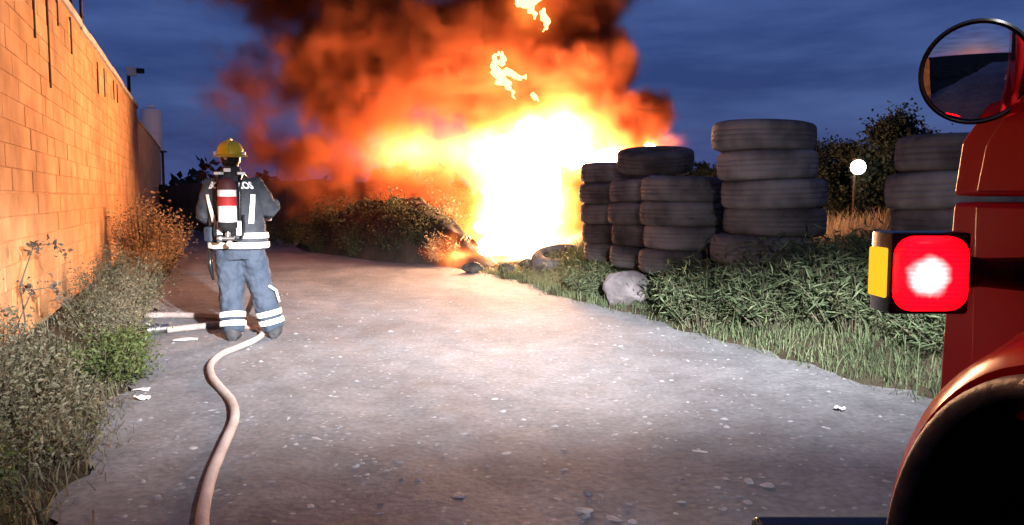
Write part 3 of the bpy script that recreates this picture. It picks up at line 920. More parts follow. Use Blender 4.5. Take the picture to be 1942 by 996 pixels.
SMOKE = [
    (1185, 235, 100, 80, 18.9, 1.3, 1.5), (1115, 130, 105, 100, 19.2, 1.6, 1.5), (1090, 10, 135, 120, 19.4, 1.8, 1.5),
    (900, 110, 280, 150, 19.9, 2.1, 1.3), (700, 120, 290, 190, 20.0, 2.1, 1.05), (540, 170, 240, 190, 20.1, 1.9, 0.5),
    (600, -70, 360, 190, 20.1, 2.1, 1.0), (950, -130, 360, 190, 19.8, 2.3, 1.4), (600, 290, 220, 90, 19.7, 1.6, 0.75),
    (450, 200, 190, 120, 19.9, 1.4, 0.3), (720, 355, 190, 80, 17.6, 0.8, 0.16), (810, 360, 170, 110, 20.6, 1.0, 0.8), (640, 360, 190, 95, 21.2, 1.0, 0.6), (480, 330, 190, 90, 22.0, 1.0, 0.4), (600, 290, 200, 90, 18.6, 1.0, 0.25), (1000, 220, 180, 80, 19.8, 1.4, 1.3),
]
g = GN('smoke_field')
acc, pos = field(g, SMOKE, [(0.5, 3, 1.9), (1.4, 4, 1.0), (4.0, 3, 0.3)], 0.2)
det = g.noise(pos, 1.1, 6, 0.6)
bil = g.math('SUBTRACT', 1.0, g.math('MULTIPLY', g.math('ABSOLUTE', g.math('SUBTRACT', g.noise(pos, 0.9, 4, 0.55), 0.5)), 7.0))
acc = g.math('SUBTRACT', acc, g.math('MULTIPLY', g.math('MAXIMUM', bil, 0.0), 0.16))
dens = g.math('MULTIPLY', g.math('MINIMUM', g.math('MULTIPLY', g.math('POWER', g.math('MAXIMUM', acc, 0.0), 1.5), 3.2), 1.2), g.math('MAXIMUM', g.math('MULTIPLY_ADD', det, 4.4, -1.25), 0.1))
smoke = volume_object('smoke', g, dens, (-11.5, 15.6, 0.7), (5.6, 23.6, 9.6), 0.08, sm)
tag(smoke, 'thick black smoke lit orange billowing up from the fire', 'smoke', kind='stuff')

# flames
FLAME = [
    (1005, 375, 100, 150, 18.1, 1.0, 1.0), (1070, 268, 82, 85, 18.2, 0.9, 1.0), (945, 300, 85, 66, 18.1, 0.9, 1.0),
    (785, 288, 115, 54, 18.2, 1.0, 0.615), (868, 288, 90, 60, 18.2, 1.0, 0.62), (1010, 262, 80, 62, 18.1, 0.9, 0.95), (975, 330, 95, 90, 18.0, 0.9, 1.0), (985, 462, 115, 42, 17.6, 0.9, 1.0),
    (1150, 300, 75, 40, 18.3, 0.6, 0.9), (1225, 275, 62, 26, 18.4, 0.4, 0.75), (935, 385, 62, 85, 18.4, 0.6, 0.9), (900, 470, 60, 30, 17.4, 0.5, 0.85), (905, 482, 75, 22, 15.9, 0.5, 0.9), (1010, 468, 100, 26, 16.0, 0.5, 0.95), (875, 494, 40, 12, 15.4, 0.4, 0.75), (930, 430, 70, 60, 17.4, 0.6, 0.9),
    (957, 138, 46, 52, 18.0, 0.3, 0.5), (1008, 20, 60, 62, 18.1, 0.35, 0.5),
]
fv = bpy.data.materials.new('flame_gas'); fv.use_nodes = True
n, l = fv.node_tree.nodes, fv.node_tree.links
n.remove(n['Principled BSDF'])
at_ = n.new('ShaderNodeAttribute'); at_.attribute_name = 'density'
cr = n.new('ShaderNodeValToRGB'); e_ = cr.color_ramp.elements
e_[0].position = 0.0; e_[0].color = (1.0, 0.09, 0.01, 1)
e_[1].position = 1.0; e_[1].color = (1.0, 0.62, 0.25, 1)
k_ = e_.new(0.35); k_.color = (1.0, 0.2, 0.03, 1)
k_ = e_.new(0.6); k_.color = (1.0, 0.42, 0.1, 1)
pw_ = n.new('ShaderNodeMath'); pw_.operation = 'POWER'; pw_.inputs[1].default_value = 2.5
ml_ = n.new('ShaderNodeMath'); ml_.operation = 'MULTIPLY'; ml_.inputs[1].default_value = 30.0
em_ = n.new('ShaderNodeEmission')
l.new(at_.outputs['Fac'], cr.inputs['Fac']); l.new(at_.outputs['Fac'], pw_.inputs[0]); l.new(pw_.outputs[0], ml_.inputs[0])
l.new(cr.outputs['Color'], em_.inputs['Color']); l.new(ml_.outputs[0], em_.inputs['Strength'])
l.new(em_.outputs[0], n['Material Output'].inputs['Volume'])

FLO, FHI = (-5.0, 14.6, 0.0), (4.6, 20.2, 6.9)
g = GN('flame_field')
acc, pos = field(g, FLAME, [(0.8, 3, 0.9), (2.4, 5, 0.6)], 0.12, soft=1.52)
dens = g.math('MINIMUM', g.math('MAXIMUM', acc, 0.0), 1.0)
gas = volume_object('flame_gas', g, dens, FLO, FHI, 0.06, fv)

# the hot core of the flames, as surfaces of its own
g = GN('flame_core')
acc, pos = field(g, FLAME, [(0.8, 3, 0.9), (2.4, 5, 0.6)], 0.12, soft=1.52)
vc = g.n.new('GeometryNodeVolumeCube'); g.l.new(acc, vc.inputs['Density'])
vc.inputs['Min'].default_value = FLO; vc.inputs['Max'].default_value = FHI
for i, a in enumerate(('X', 'Y', 'Z')):
    vc.inputs['Resolution ' + a].default_value = int((FHI[i] - FLO[i]) / 0.07)
v2m = g.n.new('GeometryNodeVolumeToMesh'); v2m.inputs['Threshold'].default_value = 0.62
go = g.n.new('NodeGroupOutput'); g.l.new(vc.outputs[0], v2m.inputs[0]); g.l.new(v2m.outputs[0], go.inputs[0])
tmp = link(bpy.data.objects.new('tmp', bpy.data.meshes.new('tmp')))
md = tmp.modifiers.new('f', 'NODES'); md.node_group = g.t
dg = bpy.context.evaluated_depsgraph_get()
me = bpy.data.meshes.new_from_object(tmp.evaluated_get(dg))
bpy.data.objects.remove(tmp)
fire = empty('fire', (0.1, 18.0, 0.0))
tag(fire, 'huge white hot fire burning among the tyres beside the road', 'fire')
tag(gas, kind='stuff'); gas.parent = fire; gas.location = -fire.location
FLM = emat('flame_core', (1.0, 0.53, 0.28), 150.0)
# one mesh per separate tongue of flame
bm = bmesh.new(); bm.from_mesh(me)
bm.verts.ensure_lookup_table()
seen = set(); parts = []
for v in bm.verts:
    if v.index in seen: continue
    st_ = [v]; seen.add(v.index); comp = []
    while st_:
        a = st_.pop(); comp.append(a.index)
        for e2 in a.link_edges:
            b2 = e2.other_vert(a)
            if b2.index not in seen: seen.add(b2.index); st_.append(b2)
    parts.append(comp)
parts.sort(key=lambda c: -len(c))
for comp in parts[:14]:
    if len(comp) < 20: continue
    cs = set(comp); idx = {v: i for i, v in enumerate(comp)}
    vs = [bm.verts[i].co - fire.location for i in comp]
    fs = [[idx[v.index] for v in f.verts] for f in bm.faces if f.verts[0].index in cs]
    link(bpy.data.objects.new('flame', mesh_from('flame', vs, fs, FLM, True)), fire)
bm.free()
# loose licks of flame torn off into the smoke
TONGUE = emat('flame_tongue', (1.0, 0.56, 0.2), 3.8)
def lick(pts, rad):
    q = MB()
    P_ = smooth_path([Vector(px(x_, y_, Y_)) - fire.location for x_, y_, Y_ in pts], 7)
    rr = np.interp(np.linspace(0, 1, len(P_)), np.linspace(0, 1, len(rad)), rad)
    rr = [max(0.006, r_ * (1 + 0.25 * math.sin(i * 1.9) + 0.18 * math.sin(i * 4.3))) for i, r_ in enumerate(rr)]
    P_ = [p_ + Vector((0.05 * math.sin(i * 1.1), 0.04 * math.cos(i * 1.7), 0.04 * math.sin(i * 2.3))) * 0.7 for i, p_ in enumerate(P_)]
    q.tube(P_, [(r_, r_ * 0.55) for r_ in rr], 10); q.build('flame', TONGUE, fire, True)
lick([(945, 104, 18.0), (938, 122, 18.0), (942, 142, 17.95), (955, 158, 17.95), (968, 172, 18.0), (976, 190, 18.05)], [0.01, 0.08, 0.15, 0.13, 0.05, 0.008])
lick([(950, 150, 17.98), (962, 140, 17.95), (975, 149, 17.95), (988, 152, 17.95), (999, 148, 17.98)], [0.05, 0.09, 0.07, 0.045, 0.01])
lick([(950, 128, 18.0), (955, 116, 18.0), (951, 104, 18.0)], [0.08, 0.06, 0.008])
lick([(978, -22, 18.1), (985, 2, 18.1), (998, 14, 18.1), (1008, 28, 18.1), (1016, 44, 18.1)], [0.16, 0.2, 0.19, 0.1, 0.01])
lick([(1040, -12, 18.1), (1022, 0, 18.1), (1006, 10, 18.1), (992, 20, 18.1)], [0.05, 0.13, 0.15, 0.05])
lick([(1028, 26, 18.1), (1030, 40, 18.1), (1036, 50, 18.1), (1031, 66, 18.1)], [0.02, 0.1, 0.1, 0.015])
lick([(1008, 180, 18.0), (1013, 187, 18.0), (1018, 194, 18.0)], [0.015, 0.06, 0.01])


# ================================================================== fire hose and litter
HR = 0.028
hp = [(-0.9, 0.6), (-0.95, 1.6), (-1.12, 2.5), (-1.213, 2.977), (-1.282, 3.174), (-1.355, 3.399), (-1.457, 3.763), (-1.56, 4.212), (-1.669, 4.665), (-1.825, 5.062), (-2.039, 5.439), (-2.238, 5.807), (-2.397, 6.208), (-2.465, 6.622), (-2.428, 6.97), (-2.40, 7.3), (-2.43, 7.6), (-2.56, 7.9), (-2.8, 8.12)]
pts = [(x, y, HR + 0.008) for x, y in hp] + [(-2.86, 8.3, 0.06), (-2.76, 8.36, 0.3), (-2.68, 8.2, 0.75), (-2.66, 7.95, 1.05), (-2.58, 8.1, 1.16)]
ho = empty('fire_hose', (-1.5, 4.0, 0)); tag(ho, 'pale charged fire hose snaking over the road to the person', 'hose')
q = MB(); q.tube([p - ho.location for p in smooth_path(pts)], HR, 12); q.build('hose_line', M['hose'], ho, True)
q = MB(); tip = Vector(pts[-1]) - ho.location; dr_ = (Vector(pts[-1]) - Vector(pts[-2])).normalized()
q.tube([tip - dr_ * 0.02, tip + dr_ * 0.04, tip + dr_ * 0.06, tip + dr_ * 0.2, tip + dr_ * 0.28], [0.045, 0.045, 0.032, 0.032, 0.045], 14); q.build('nozzle', M['chrome'], ho, auto=40)

h2 = empty('hose_end', (-3.5, 7.8, 0)); tag(h2, 'spare hose end with metal coupling lying by the weeds', 'hose')
q = MB(); q.tube([p - h2.location for p in smooth_path([(-3.44, 7.8, 0.045), (-3.3, 7.93, 0.045), (-3.1, 8.1, 0.045), (-2.98, 8.3, 0.045), (-3.2, 8.62, 0.045), (-3.7, 8.8, 0.045), (-4.1, 8.75, 0.05)])], (0.034), 10); q.build('hose_line', mat('spare_hose', (0.2, 0.17, 0.16), 0.85, (0.3, 0.26, 0.24), 9, 0.35, 120), h2, True)
q = MB()
Mx = Matrix.Translation((-3.54 + 3.5, -0.02, 0.055)) @ Matrix.Rotation(math.atan2(0.13, 0.14), 4, 'Z') @ Matrix.Rotation(R(90), 4, 'Y')
q.lathe([(0.03, -0.1), (0.062, -0.1), (0.062, -0.07), (0.05, -0.06), (0.05, -0.02), (0.06, -0.015), (0.06, 0.02), (0.042, 0.03), (0.042, 0.12), (0.03, 0.12)], 20, Mx); q.build('coupling', M['chrome'], h2, auto=35)
for a in (-1, 1):
    q = MB(); q.box((-0.1, -0.07 + a * 0.0, 0.055 + a * 0.06), (0.045, 0.03, 0.03), rz=0.7, ch=0.004); q.build('lug', M['chrome'], h2)

M['paper'] = mat('white_litter', (0.7, 0.7, 0.69), 0.7)
def scrap(x, y, w, d_, rz, lab, hgt=0.015):
    k = 6; vs = []; fs = []
    for j in range(k + 1):
        for i in range(k + 1):
            u, v = i / k - 0.5, j / k - 0.5
            vs.append((u * w, v * d_, hgt * (0.5 + 0.5 * math.sin(5 * u + 3 * v + x * 7) * math.cos(6 * v + y)) + 0.004))
    for j in range(k):
        for i in range(k):
            a = j * (k + 1) + i; fs.append((a, a + 1, a + k + 2, a + k + 1))
    me = mesh_from('litter', vs, fs, M['paper'], True)
    o = bpy.data.objects.new('litter', me); o.location = (x, y, 0.012); o.rotation_euler = (0, 0, rz)
    so = o.modifiers.new('thick', 'SOLIDIFY'); so.thickness = 0.003
    tag(link(o), lab, 'litter')
scrap(-3.1, 7.42, 0.22, 0.1, 0.3, 'flat white scrap beside the spare hose end')
scrap(-2.6, 5.45, 0.11, 0.06, 0.2, 'upper of two white scraps beside the weeds')
scrap(-2.48, 5.2, 0.1, 0.06, -0.3, 'lower of two white scraps beside the weeds', 0.03)
scrap(2.08, 4.93, 0.06, 0.05, 0.5, 'small white scrap on the road near the truck', 0.03)

# stones on the road
SG = 'flat stones on the gravel road'
SL = 'flat pale stone lying loose on the dark gravel road'
for i, (x, y, w) in enumerate([(-0.243, 3.511, 0.1), (-1.098, 4.343, 0.085), (0.306, 3.329, 0.1), (0.43, 3.255, 0.1), (0.209, 3.46, 0.07), (-0.396, 3.838, 0.06), (-0.586, 3.876, 0.06), (1.141, 3.713, 0.1), (1.22, 3.657, 0.12), (1.021, 4.167, 0.09), (0.26, 3.838, 0.05), (-1.12, 4.556, 0.06),
                               (-0.698, 3.763, 0.05), (-0.027, 3.623, 0.06), (-0.437, 3.523, 0.06), (0.0, 3.9, 0.05), (-0.9, 3.4, 0.06), (0.75, 3.3, 0.06), (-0.1, 4.4, 0.06), (0.6, 4.5, 0.07), (-1.3, 3.9, 0.04), (0.9, 3.5, 0.05)]):
    rock('stone', (x, y, float(road_z(x, y)) - 0.006), (w * random.uniform(0.9, 1.3), w * random.uniform(0.7, 1.0), w * random.uniform(0.12, 0.22)), SL, 'stone', M['stone'], SG, seed=20 + i, sub=2, cuts=(0.3, 0.75), rz=random.uniform(0, 3))
# loose gravel
ng = 4200
y = 2.4 + 12.5 * rng.random(ng) ** 1.7
tt = rng.uniform(0.0, 1.0, ng)
x = edge_l(y) * (1 - tt) + edge_r(y) * tt
sz = 0.006 + 0.022 * rng.random(ng) ** 4
oc = np.array([[1, 0, 0], [0.5, 0.87, 0.1], [-0.5, 0.8, 0], [-1, 0, 0.1], [-0.45, -0.85, 0], [0.55, -0.8, 0.1], [0.2, 0.1, 0.55], [-0.3, -0.1, 0.5]])
ofs = np.array([[0, 1, 6], [1, 2, 6], [2, 7, 6], [2, 3, 7], [3, 4, 7], [4, 5, 7], [5, 6, 7], [5, 0, 6]])
a = rng.uniform(0, 6.28, ng)
sc3 = np.stack([sz * rng.uniform(0.7, 1.4, ng), sz * rng.uniform(0.6, 1.1, ng), sz * rng.uniform(0.5, 1.0, ng)], 1)
lv = oc[None] * sc3[:, None, :] * rng.uniform(0.8, 1.2, (ng, 8, 1))
gvx = lv[:, :, 0] * np.cos(a)[:, None] - lv[:, :, 1] * np.sin(a)[:, None] + x[:, None]
gvy = lv[:, :, 0] * np.sin(a)[:, None] + lv[:, :, 1] * np.cos(a)[:, None] + y[:, None]
gvz = lv[:, :, 2] + road_z(x, y)[:, None] - 0.002
GV = np.stack([gvx, gvy, gvz], -1).reshape(-1, 3)
GF = (np.arange(ng)[:, None, None] * 8 + ofs[None]).reshape(-1, 3)
tag(link(bpy.data.objects.new('gravel', fast_mesh('gravel', GV, GF, M['gravel']))), 'loose gravel scattered over the dirt road', 'gravel', kind='stuff')


# ================================================================== firefighter
M['navy'] = mat('navy_cloth', (0.02, 0.023, 0.03), 0.8, (0.04, 0.044, 0.055), 7, 0.5, 35)
M['trouser'] = mat('blue_grey_cloth', (0.02, 0.029, 0.047), 0.9, (0.034, 0.045, 0.066), 6, 0.5, 30)
M['boot'] = mat('boot_leather', (0.02, 0.021, 0.024), 0.6, (0.04, 0.04, 0.045), 9, 0.3)
M['reflect'] = mat('reflective_tape', (0.9, 0.9, 0.8), 0.45, spec=0.5)
M['reflect2'] = mat('white_print', (0.8, 0.82, 0.8), 0.6)
M['helmet'] = mat('yellow_helmet', (0.68, 0.52, 0.015), 0.35, (0.6, 0.44, 0.01), 6, spec=0.5)
M['skin'] = mat('skin', (0.42, 0.26, 0.19), 0.6)
M['hair'] = mat('dark_hair', (0.015, 0.012, 0.01), 0.8)
M['cyl'] = mat('white_cylinder', (0.5, 0.48, 0.49), 0.6, (0.58, 0.56, 0.57), 12)
M['cylred'] = mat('red_label', (0.22, 0.01, 0.01), 0.7)
M['cyldark'] = mat('maroon_neck', (0.05, 0.012, 0.014), 0.7)
M['glove'] = mat('glove', (0.05, 0.045, 0.04), 0.8)

pe = empty('person', (-2.5, 7.53, 0.0), R(8))
tag(pe, 'person in dark jacket, blue trousers and yellow helmet holding the hose', 'person')

def remeshed(mb, name, m, parent, vox, smooth_it=4, disp=0.0):
    o = mb.build(name, m, None, True)
    r = o.modifiers.new('r', 'REMESH'); r.mode = 'VOXEL'; r.voxel_size = vox
    s = o.modifiers.new('s', 'SMOOTH'); s.iterations = smooth_it; s.factor = 0.5
    if disp:
        tx = bpy.data.textures.new(name, 'CLOUDS'); tx.noise_scale = 0.09; tx.noise_depth = 2
        d_ = o.modifiers.new('d', 'DISPLACE'); d_.texture = tx; d_.strength = disp; d_.mid_level = 0.5
    dg_ = bpy.context.evaluated_depsgraph_get()
    me_ = bpy.data.meshes.new_from_object(o.evaluated_get(dg_))
    bpy.data.objects.remove(o)
    me_.name = name
    me_.polygons.foreach_set('use_smooth', [True] * len(me_.polygons))
    if not me_.materials: me_.materials.append(m)
    return link(bpy.data.objects.new(name, me_), parent)

LF = Vector((-0.155, -0.09, 0)); RF = Vector((0.20, 0.06, 0))          # feet
KL = Vector((-0.185, 0.03, 0.49)); KR = Vector((0.09, 0.07, 0.48))
HL = Vector((-0.195, 0, 0.88)); HRt = Vector((-0.005, 0, 0.88))
SHL = Vector((-0.325, 0, 1.47)); SHR = Vector((0.055, 0, 1.47))
ELL = Vector((-0.43, 0.07, 1.2)); ELR = Vector((0.185, 0.1, 1.25))
WRL = Vector((-0.16, 0.36, 1.06)); WRR = Vector((0.03, 0.45, 1.16))
HD = Vector((-0.16, 0.03, 1.74))

def hand(mb, w, grip_dir, side):
    """palm and five bent fingers closing round the hose at wrist w."""
    d_ = grip_dir.normalized(); upv = Vector((0, 0, 1)); lat = d_.cross(upv).normalized() * side
    c = w + d_ * 0.05
    mb.tube([w, w + d_ * 0.03, w + d_ * 0.085], [(0.03, 0.026), (0.04, 0.024), (0.04, 0.02)], 10)
    for i, ln in enumerate((0.07, 0.08, 0.075, 0.06)):
        b0 = w + d_ * 0.08 + upv * (0.032 - 0.021 * i)
        mb.tube([b0, b0 + d_ * ln * 0.45 - lat * 0.012, b0 + d_ * ln * 0.55 - lat * 0.045, b0 + d_ * ln * 0.2 - lat * 0.07], [0.0105, 0.01, 0.0095, 0.008], 7)
    b0 = w + d_ * 0.03 + upv * 0.03
    mb.tube([b0, b0 + d_ * 0.03 + upv * 0.03 - lat * 0.02, b0 + d_ * 0.05 + upv * 0.025 - lat * 0.055], [0.013, 0.0115, 0.009], 7)

bd = MB()
bd.rings([(HD.x, HD.y + 0.01, 1.60, 0.055, 0.06), (HD.x, HD.y + 0.02, 1.645, 0.062, 0.078), (HD.x, HD.y + 0.01, 1.69, 0.073, 0.095), (HD.x, HD.y, 1.74, 0.078, 0.1), (HD.x, HD.y, 1.79, 0.074, 0.094), (HD.x, HD.y, 1.83, 0.052, 0.066), (HD.x, HD.y, 1.845, 0.02, 0.03)])
bd.tube([(HD.x, HD.y + 0.09, 1.755), (HD.x, HD.y + 0.118, 1.722), (HD.x, HD.y + 0.1, 1.71)], [0.012, 0.016, 0.012], 8)
for s in (-1, 1):
    bd.tube([(HD.x + s * 0.076, HD.y - 0.01, 1.71), (HD.x + s * 0.086, HD.y - 0.015, 1.74), (HD.x + s * 0.078, HD.y - 0.01, 1.77)], [0.01, 0.015, 0.011], 8)
bd.tube([(-0.15, 0, 1.45), (HD.x, HD.y, 1.66)], [0.07, 0.055], 12)
bd.rings([(-0.1, 0, 0.86, 0.16, 0.1), (-0.105, 0, 1.0, 0.15, 0.1), (-0.115, 0, 1.2, 0.165, 0.105), (-0.13, 0, 1.4, 0.175, 0.1), (-0.14, 0, 1.5, 0.12, 0.07)])
for a, b_, c in ((HL, KL, LF), (HRt, KR, RF)):
    bd.tube([a + Vector((0, 0, 0.05)), (a + b_) / 2, b_, (b_ * 2 + c) / 3 + Vector((0, -0.02, 0)), c + Vector((0, 0, 0.09))], [0.09, 0.08, 0.058, 0.055, 0.04], 12)
    bd.tube([c + Vector((0, -0.05, 0.05)), c + Vector((0, 0.05, 0.055)), c + Vector((0, 0.18, 0.035))], [(0.035, 0.035), (0.04, 0.035), (0.035, 0.018)], 10)
for a, b_, c in ((SHL, ELL, WRL), (SHR, ELR, WRR)):
    bd.tube([Vector((-0.14, 0, 1.44)), a, (a + b_) / 2, b_, (b_ + c) / 2, c], [0.07, 0.06, 0.05, 0.042, 0.04, 0.03], 10)
hand(bd, WRL, Vector((0.75, 0.55, 0.1)), 1)
hand(bd, WRR, Vector((0.3, 0.95, 0.0)), -1)
remeshed(bd, 'body', M['skin'], pe, 0.008, 2)
# eyes and mouth
for s in (-1, 1):
    q = MB(); q.lathe([(0.0, -0.011), (0.008, -0.008), (0.011, 0), (0.008, 0.008), (0, 0.011)], 10, Matrix.Translation((HD.x + s * 0.032, HD.y + 0.088, 1.745))); q.build('eye', M['hair'], pe, True)
q = MB(); q.tube([(HD.x - 0.025, HD.y + 0.098, 1.675), (HD.x, HD.y + 0.104, 1.674), (HD.x + 0.025, HD.y + 0.098, 1.675)], 0.005, 6); q.build('mouth', M['cyldark'], pe, True)
q = MB(); q.rings([(HD.x, HD.y - 0.035, 1.655, 0.06, 0.055), (HD.x, HD.y - 0.025, 1.69, 0.078, 0.078), (HD.x, HD.y - 0.018, 1.75, 0.084, 0.088), (HD.x, HD.y - 0.01, 1.8, 0.078, 0.09)], 20); q.build('hair', M['hair'], pe, True)

# jacket
TOR = [(-0.10, 0, 0.87, 0.265, 0.175), (-0.10, 0, 0.95, 0.268, 0.178), (-0.108, 0, 1.05, 0.258, 0.172), (-0.115, 0, 1.18, 0.25, 0.168), (-0.125, 0, 1.32, 0.255, 0.165), (-0.133, 0, 1.43, 0.25, 0.155), (-0.138, 0, 1.5, 0.215, 0.135), (-0.145, 0, 1.555, 0.15, 0.11), (-0.15, 0.005, 1.60, 0.095, 0.09), (-0.155, 0.01, 1.645, 0.085, 0.085)]
jk = MB(); jk.rings(TOR, 36)
for a, b_, c in ((SHL, ELL, WRL), (SHR, ELR, WRR)):
    ins = Vector((-0.14, 0, 1.42))
    jk.tube([a.lerp(ins, 0.45), a, (a + b_) / 2, b_, (b_ + c) / 2, c - (c - b_).normalized() * 0.03], [0.1, 0.098, 0.09, 0.085, 0.072, 0.062], 16)
remeshed(jk, 'jacket', M['navy'], pe, 0.012, 5, 0.03)

def torso(z, phi, off):
    zs = [t_[2] for t_ in TOR]
    cx = np.interp(z, zs, [t_[0] for t_ in TOR]); cy_ = np.interp(z, zs, [t_[1] for t_ in TOR]); rx = np.interp(z, zs, [t_[3] for t_ in TOR]) + off; ry = np.interp(z, zs, [t_[4] for t_ in TOR]) + off
    return (cx + rx * math.sin(phi), cy_ - ry * math.cos(phi), z)      # phi 0 = middle of the back
def strip(name, m, path, wphi=None, wz=None, off=0.014, parent=pe):
    vs, fs = [], []
    for (z, ph) in path:
        if wz:  # runs around the body
            vs += [torso(z - wz / 2, ph, off), torso(z + wz / 2, ph, off)]
        else:
            vs += [torso(z, ph - wphi / 2, off), torso(z, ph + wphi / 2, off)]
    for i in range(len(path) - 1):
        fs.append((2 * i, 2 * i + 2, 2 * i + 3, 2 * i + 1))
    me_ = mesh_from(name, vs, fs, m)
    o = link(bpy.data.objects.new(name, me_), parent)
    s_ = o.modifiers.new('t', 'SOLIDIFY'); s_.thickness = 0.004; s_.offset = 0
    return o
full = [i * 2 * math.pi / 48 for i in range(49)]
strip('reflective_band', M['reflect'], [(0.915, p_) for p_ in full], wz=0.052)
strip('reflective_band', M['reflect'], [(1.005 + 0.0 * p_, p_) for p_ in full if 0.25 < p_ < 5.6], wz=0.05)
for (pa, pb, z0, z1) in [(-1.0, -0.72, 1.39, 1.13), (0.8, 0.62, 1.39, 1.12)]:
    strip('reflective_strip', M['reflect'], [(z0 + (z1 - z0) * i / 8, pa + (pb - pa) * i / 8) for i in range(9)], wphi=0.2, off=0.016)
# printed word across the shoulders
def lettering(txt, size, cz, name, xo=0.0):
    cu = bpy.data.curves.new(name, 'FONT'); cu.body = txt; cu.size = size; cu.align_x = 'CENTER'; cu.offset = 0.0035; cu.resolution_u = 3; cu.extrude = 0.001
    to = link(bpy.data.objects.new(name, cu))
    dg_ = bpy.context.evaluated_depsgraph_get()
    me_ = bpy.data.meshes.new_from_object(to.evaluated_get(dg_)); bpy.data.objects.remove(to)
    for v in me_.vertices:
        ph = (v.co.x + xo) / 0.25
        off = 0.018 + v.co.z
        v.co = torso(cz + v.co.y, ph, off)
    me_.materials.clear(); me_.materials.append(M['reflect2'])
    return link(bpy.data.objects.new(name, me_), pe)
lettering('BOMBEROS', 0.088, 1.445, 'lettering')

# trousers
tr = MB()
tr.rings([(-0.1, 0, 0.78, 0.19, 0.15), (-0.1, 0, 0.88, 0.205, 0.155), (-0.1, 0, 0.96, 0.2, 0.15), (-0.1, 0, 1.02, 0.18, 0.13)], 24)
for a, b_, c in ((HL, KL, LF), (HRt, KR, RF)):
    tr.tube([a + Vector((0, 0, 0.04)), a.lerp(b_, 0.35), b_, b_.lerp(c, 0.5), c + Vector((0, -0.01, 0.085))], [0.125, 0.13, 0.118, 0.11, 0.1], 18)
remeshed(tr, 'trousers', M['trouser'], pe, 0.011, 4, 0.045)
for b_, c in ((KL, LF), (KR, RF)):
    for (zz, hh) in ((0.165, 0.05), (0.245, 0.05)):
        t_ = (b_.z - zz) / (b_.z - c.z - 0.06)
        cc = b_.lerp(c + Vector((0, -0.01, 0.06)), t_)
        ax = (b_ - c).normalized()
        q = MB(); q.tube([cc - ax * hh / 2, cc + ax * hh / 2], 0.121, 28, cap=False)
        o = q.build('reflective_cuff', M['reflect'], pe, True); s_ = o.modifiers.new('t', 'SOLIDIFY'); s_.thickness = 0.004
# boots
for c in (LF, RF):
    q = MB()
    q.tube([c + Vector((0, -0.01, 0.13)), c + Vector((0, -0.01, 0.05))], [0.085, 0.075], 14)
    q.tube([c + Vector((0, -0.075, 0.045)), c + Vector((0, 0.02, 0.055)), c + Vector((0, 0.13, 0.048)), c + Vector((0, 0.2, 0.04)), c + Vector((0, 0.225, 0.03))], [(0.045, 0.045), (0.056, 0.055), (0.058, 0.046), (0.046, 0.036), (0.02, 0.02)], 14)
    remeshed(q, 'boot', M['boot'], pe, 0.01, 3)
# helmet: dome, brim, ridge, rear knob
hm = MB()
Mh = Matrix.Translation((HD.x, HD.y, 1.765)) @ Matrix.Rotation(R(4), 4, 'X') @ Matrix.Diagonal((1.0, 1.14, 1.0, 1.0))
hm.lathe([(0.118, -0.012), (0.122, 0.0), (0.12, 0.035), (0.108, 0.075), (0.085, 0.108), (0.05, 0.13), (0.0, 0.139)], 36, Mh)
ho_ = hm.build('helmet', M['helmet'], pe, auto=50)
q = MB(); q.lathe([(0.118, 0.006), (0.15, -0.006), (0.158, -0.016), (0.15, -0.02), (0.116, -0.012)], 36, Mh, closed=True); q.build('brim', M['helmet'], ho_, auto=50)
q = MB(); q.tube([Mh @ Vector((0, -0.12, 0.02)), Mh @ Vector((0, -0.1, 0.095)), Mh @ Vector((0, -0.05, 0.137)), Mh @ Vector((0, 0.0, 0.147)), Mh @ Vector((0, 0.05, 0.137)), Mh @ Vector((0, 0.1, 0.095)), Mh @ Vector((0, 0.12, 0.02))], 0.013, 8); q.build('ridge', M['helmet'], ho_, True)
for s in (-1, 1):
    q = MB(); q.box(tuple(Mh @ Vector((s * 0.128, -0.03, 0.012))), (0.03, 0.055, 0.035), ch=0.006); q.build('side_clip', M['reflect2'], ho_)
q = MB(); q.lathe([(0.006, -0.004), (0.015, -0.004), (0.015, 0.006), (0.006, 0.006)], 16, Matrix.Translation((HD.x - 0.02, HD.y - 0.135, 1.728)) @ Matrix.Rotation(R(90), 4, 'X'), closed=True); q.build('rear_dial', M['chrome'], ho_)
q = MB(); q.rings([(HD.x, HD.y - 0.012, 1.69, 0.086, 0.1), (HD.x, HD.y - 0.01, 1.75, 0.098, 0.112)], 24, cap=False); q.build('neck_guard', M['black'], ho_, True)
# torch pouch at the left hip and white strap at the right knee
q = MB(); q.tube([(-0.36, -0.02, 0.88), (-0.365, -0.02, 0.72), (-0.34, -0.02, 0.58)], [0.02, 0.024, 0.012], 8); q.build('hanging_strap', M['black'], pe, True)
q = MB(); q.tube([(0.17, -0.03, 0.52), (0.235, -0.01, 0.47), (0.26, 0.0, 0.36)], [0.012, 0.012, 0.01], 8); q.build('knee_strap', M['reflect2'], pe, True)
q = MB(); q.box((-0.33, -0.12, 1.02), (0.12, 0.08, 0.14), rz=-0.8, ch=0.025); q.build('hip_pouch', M['trouser'], pe)

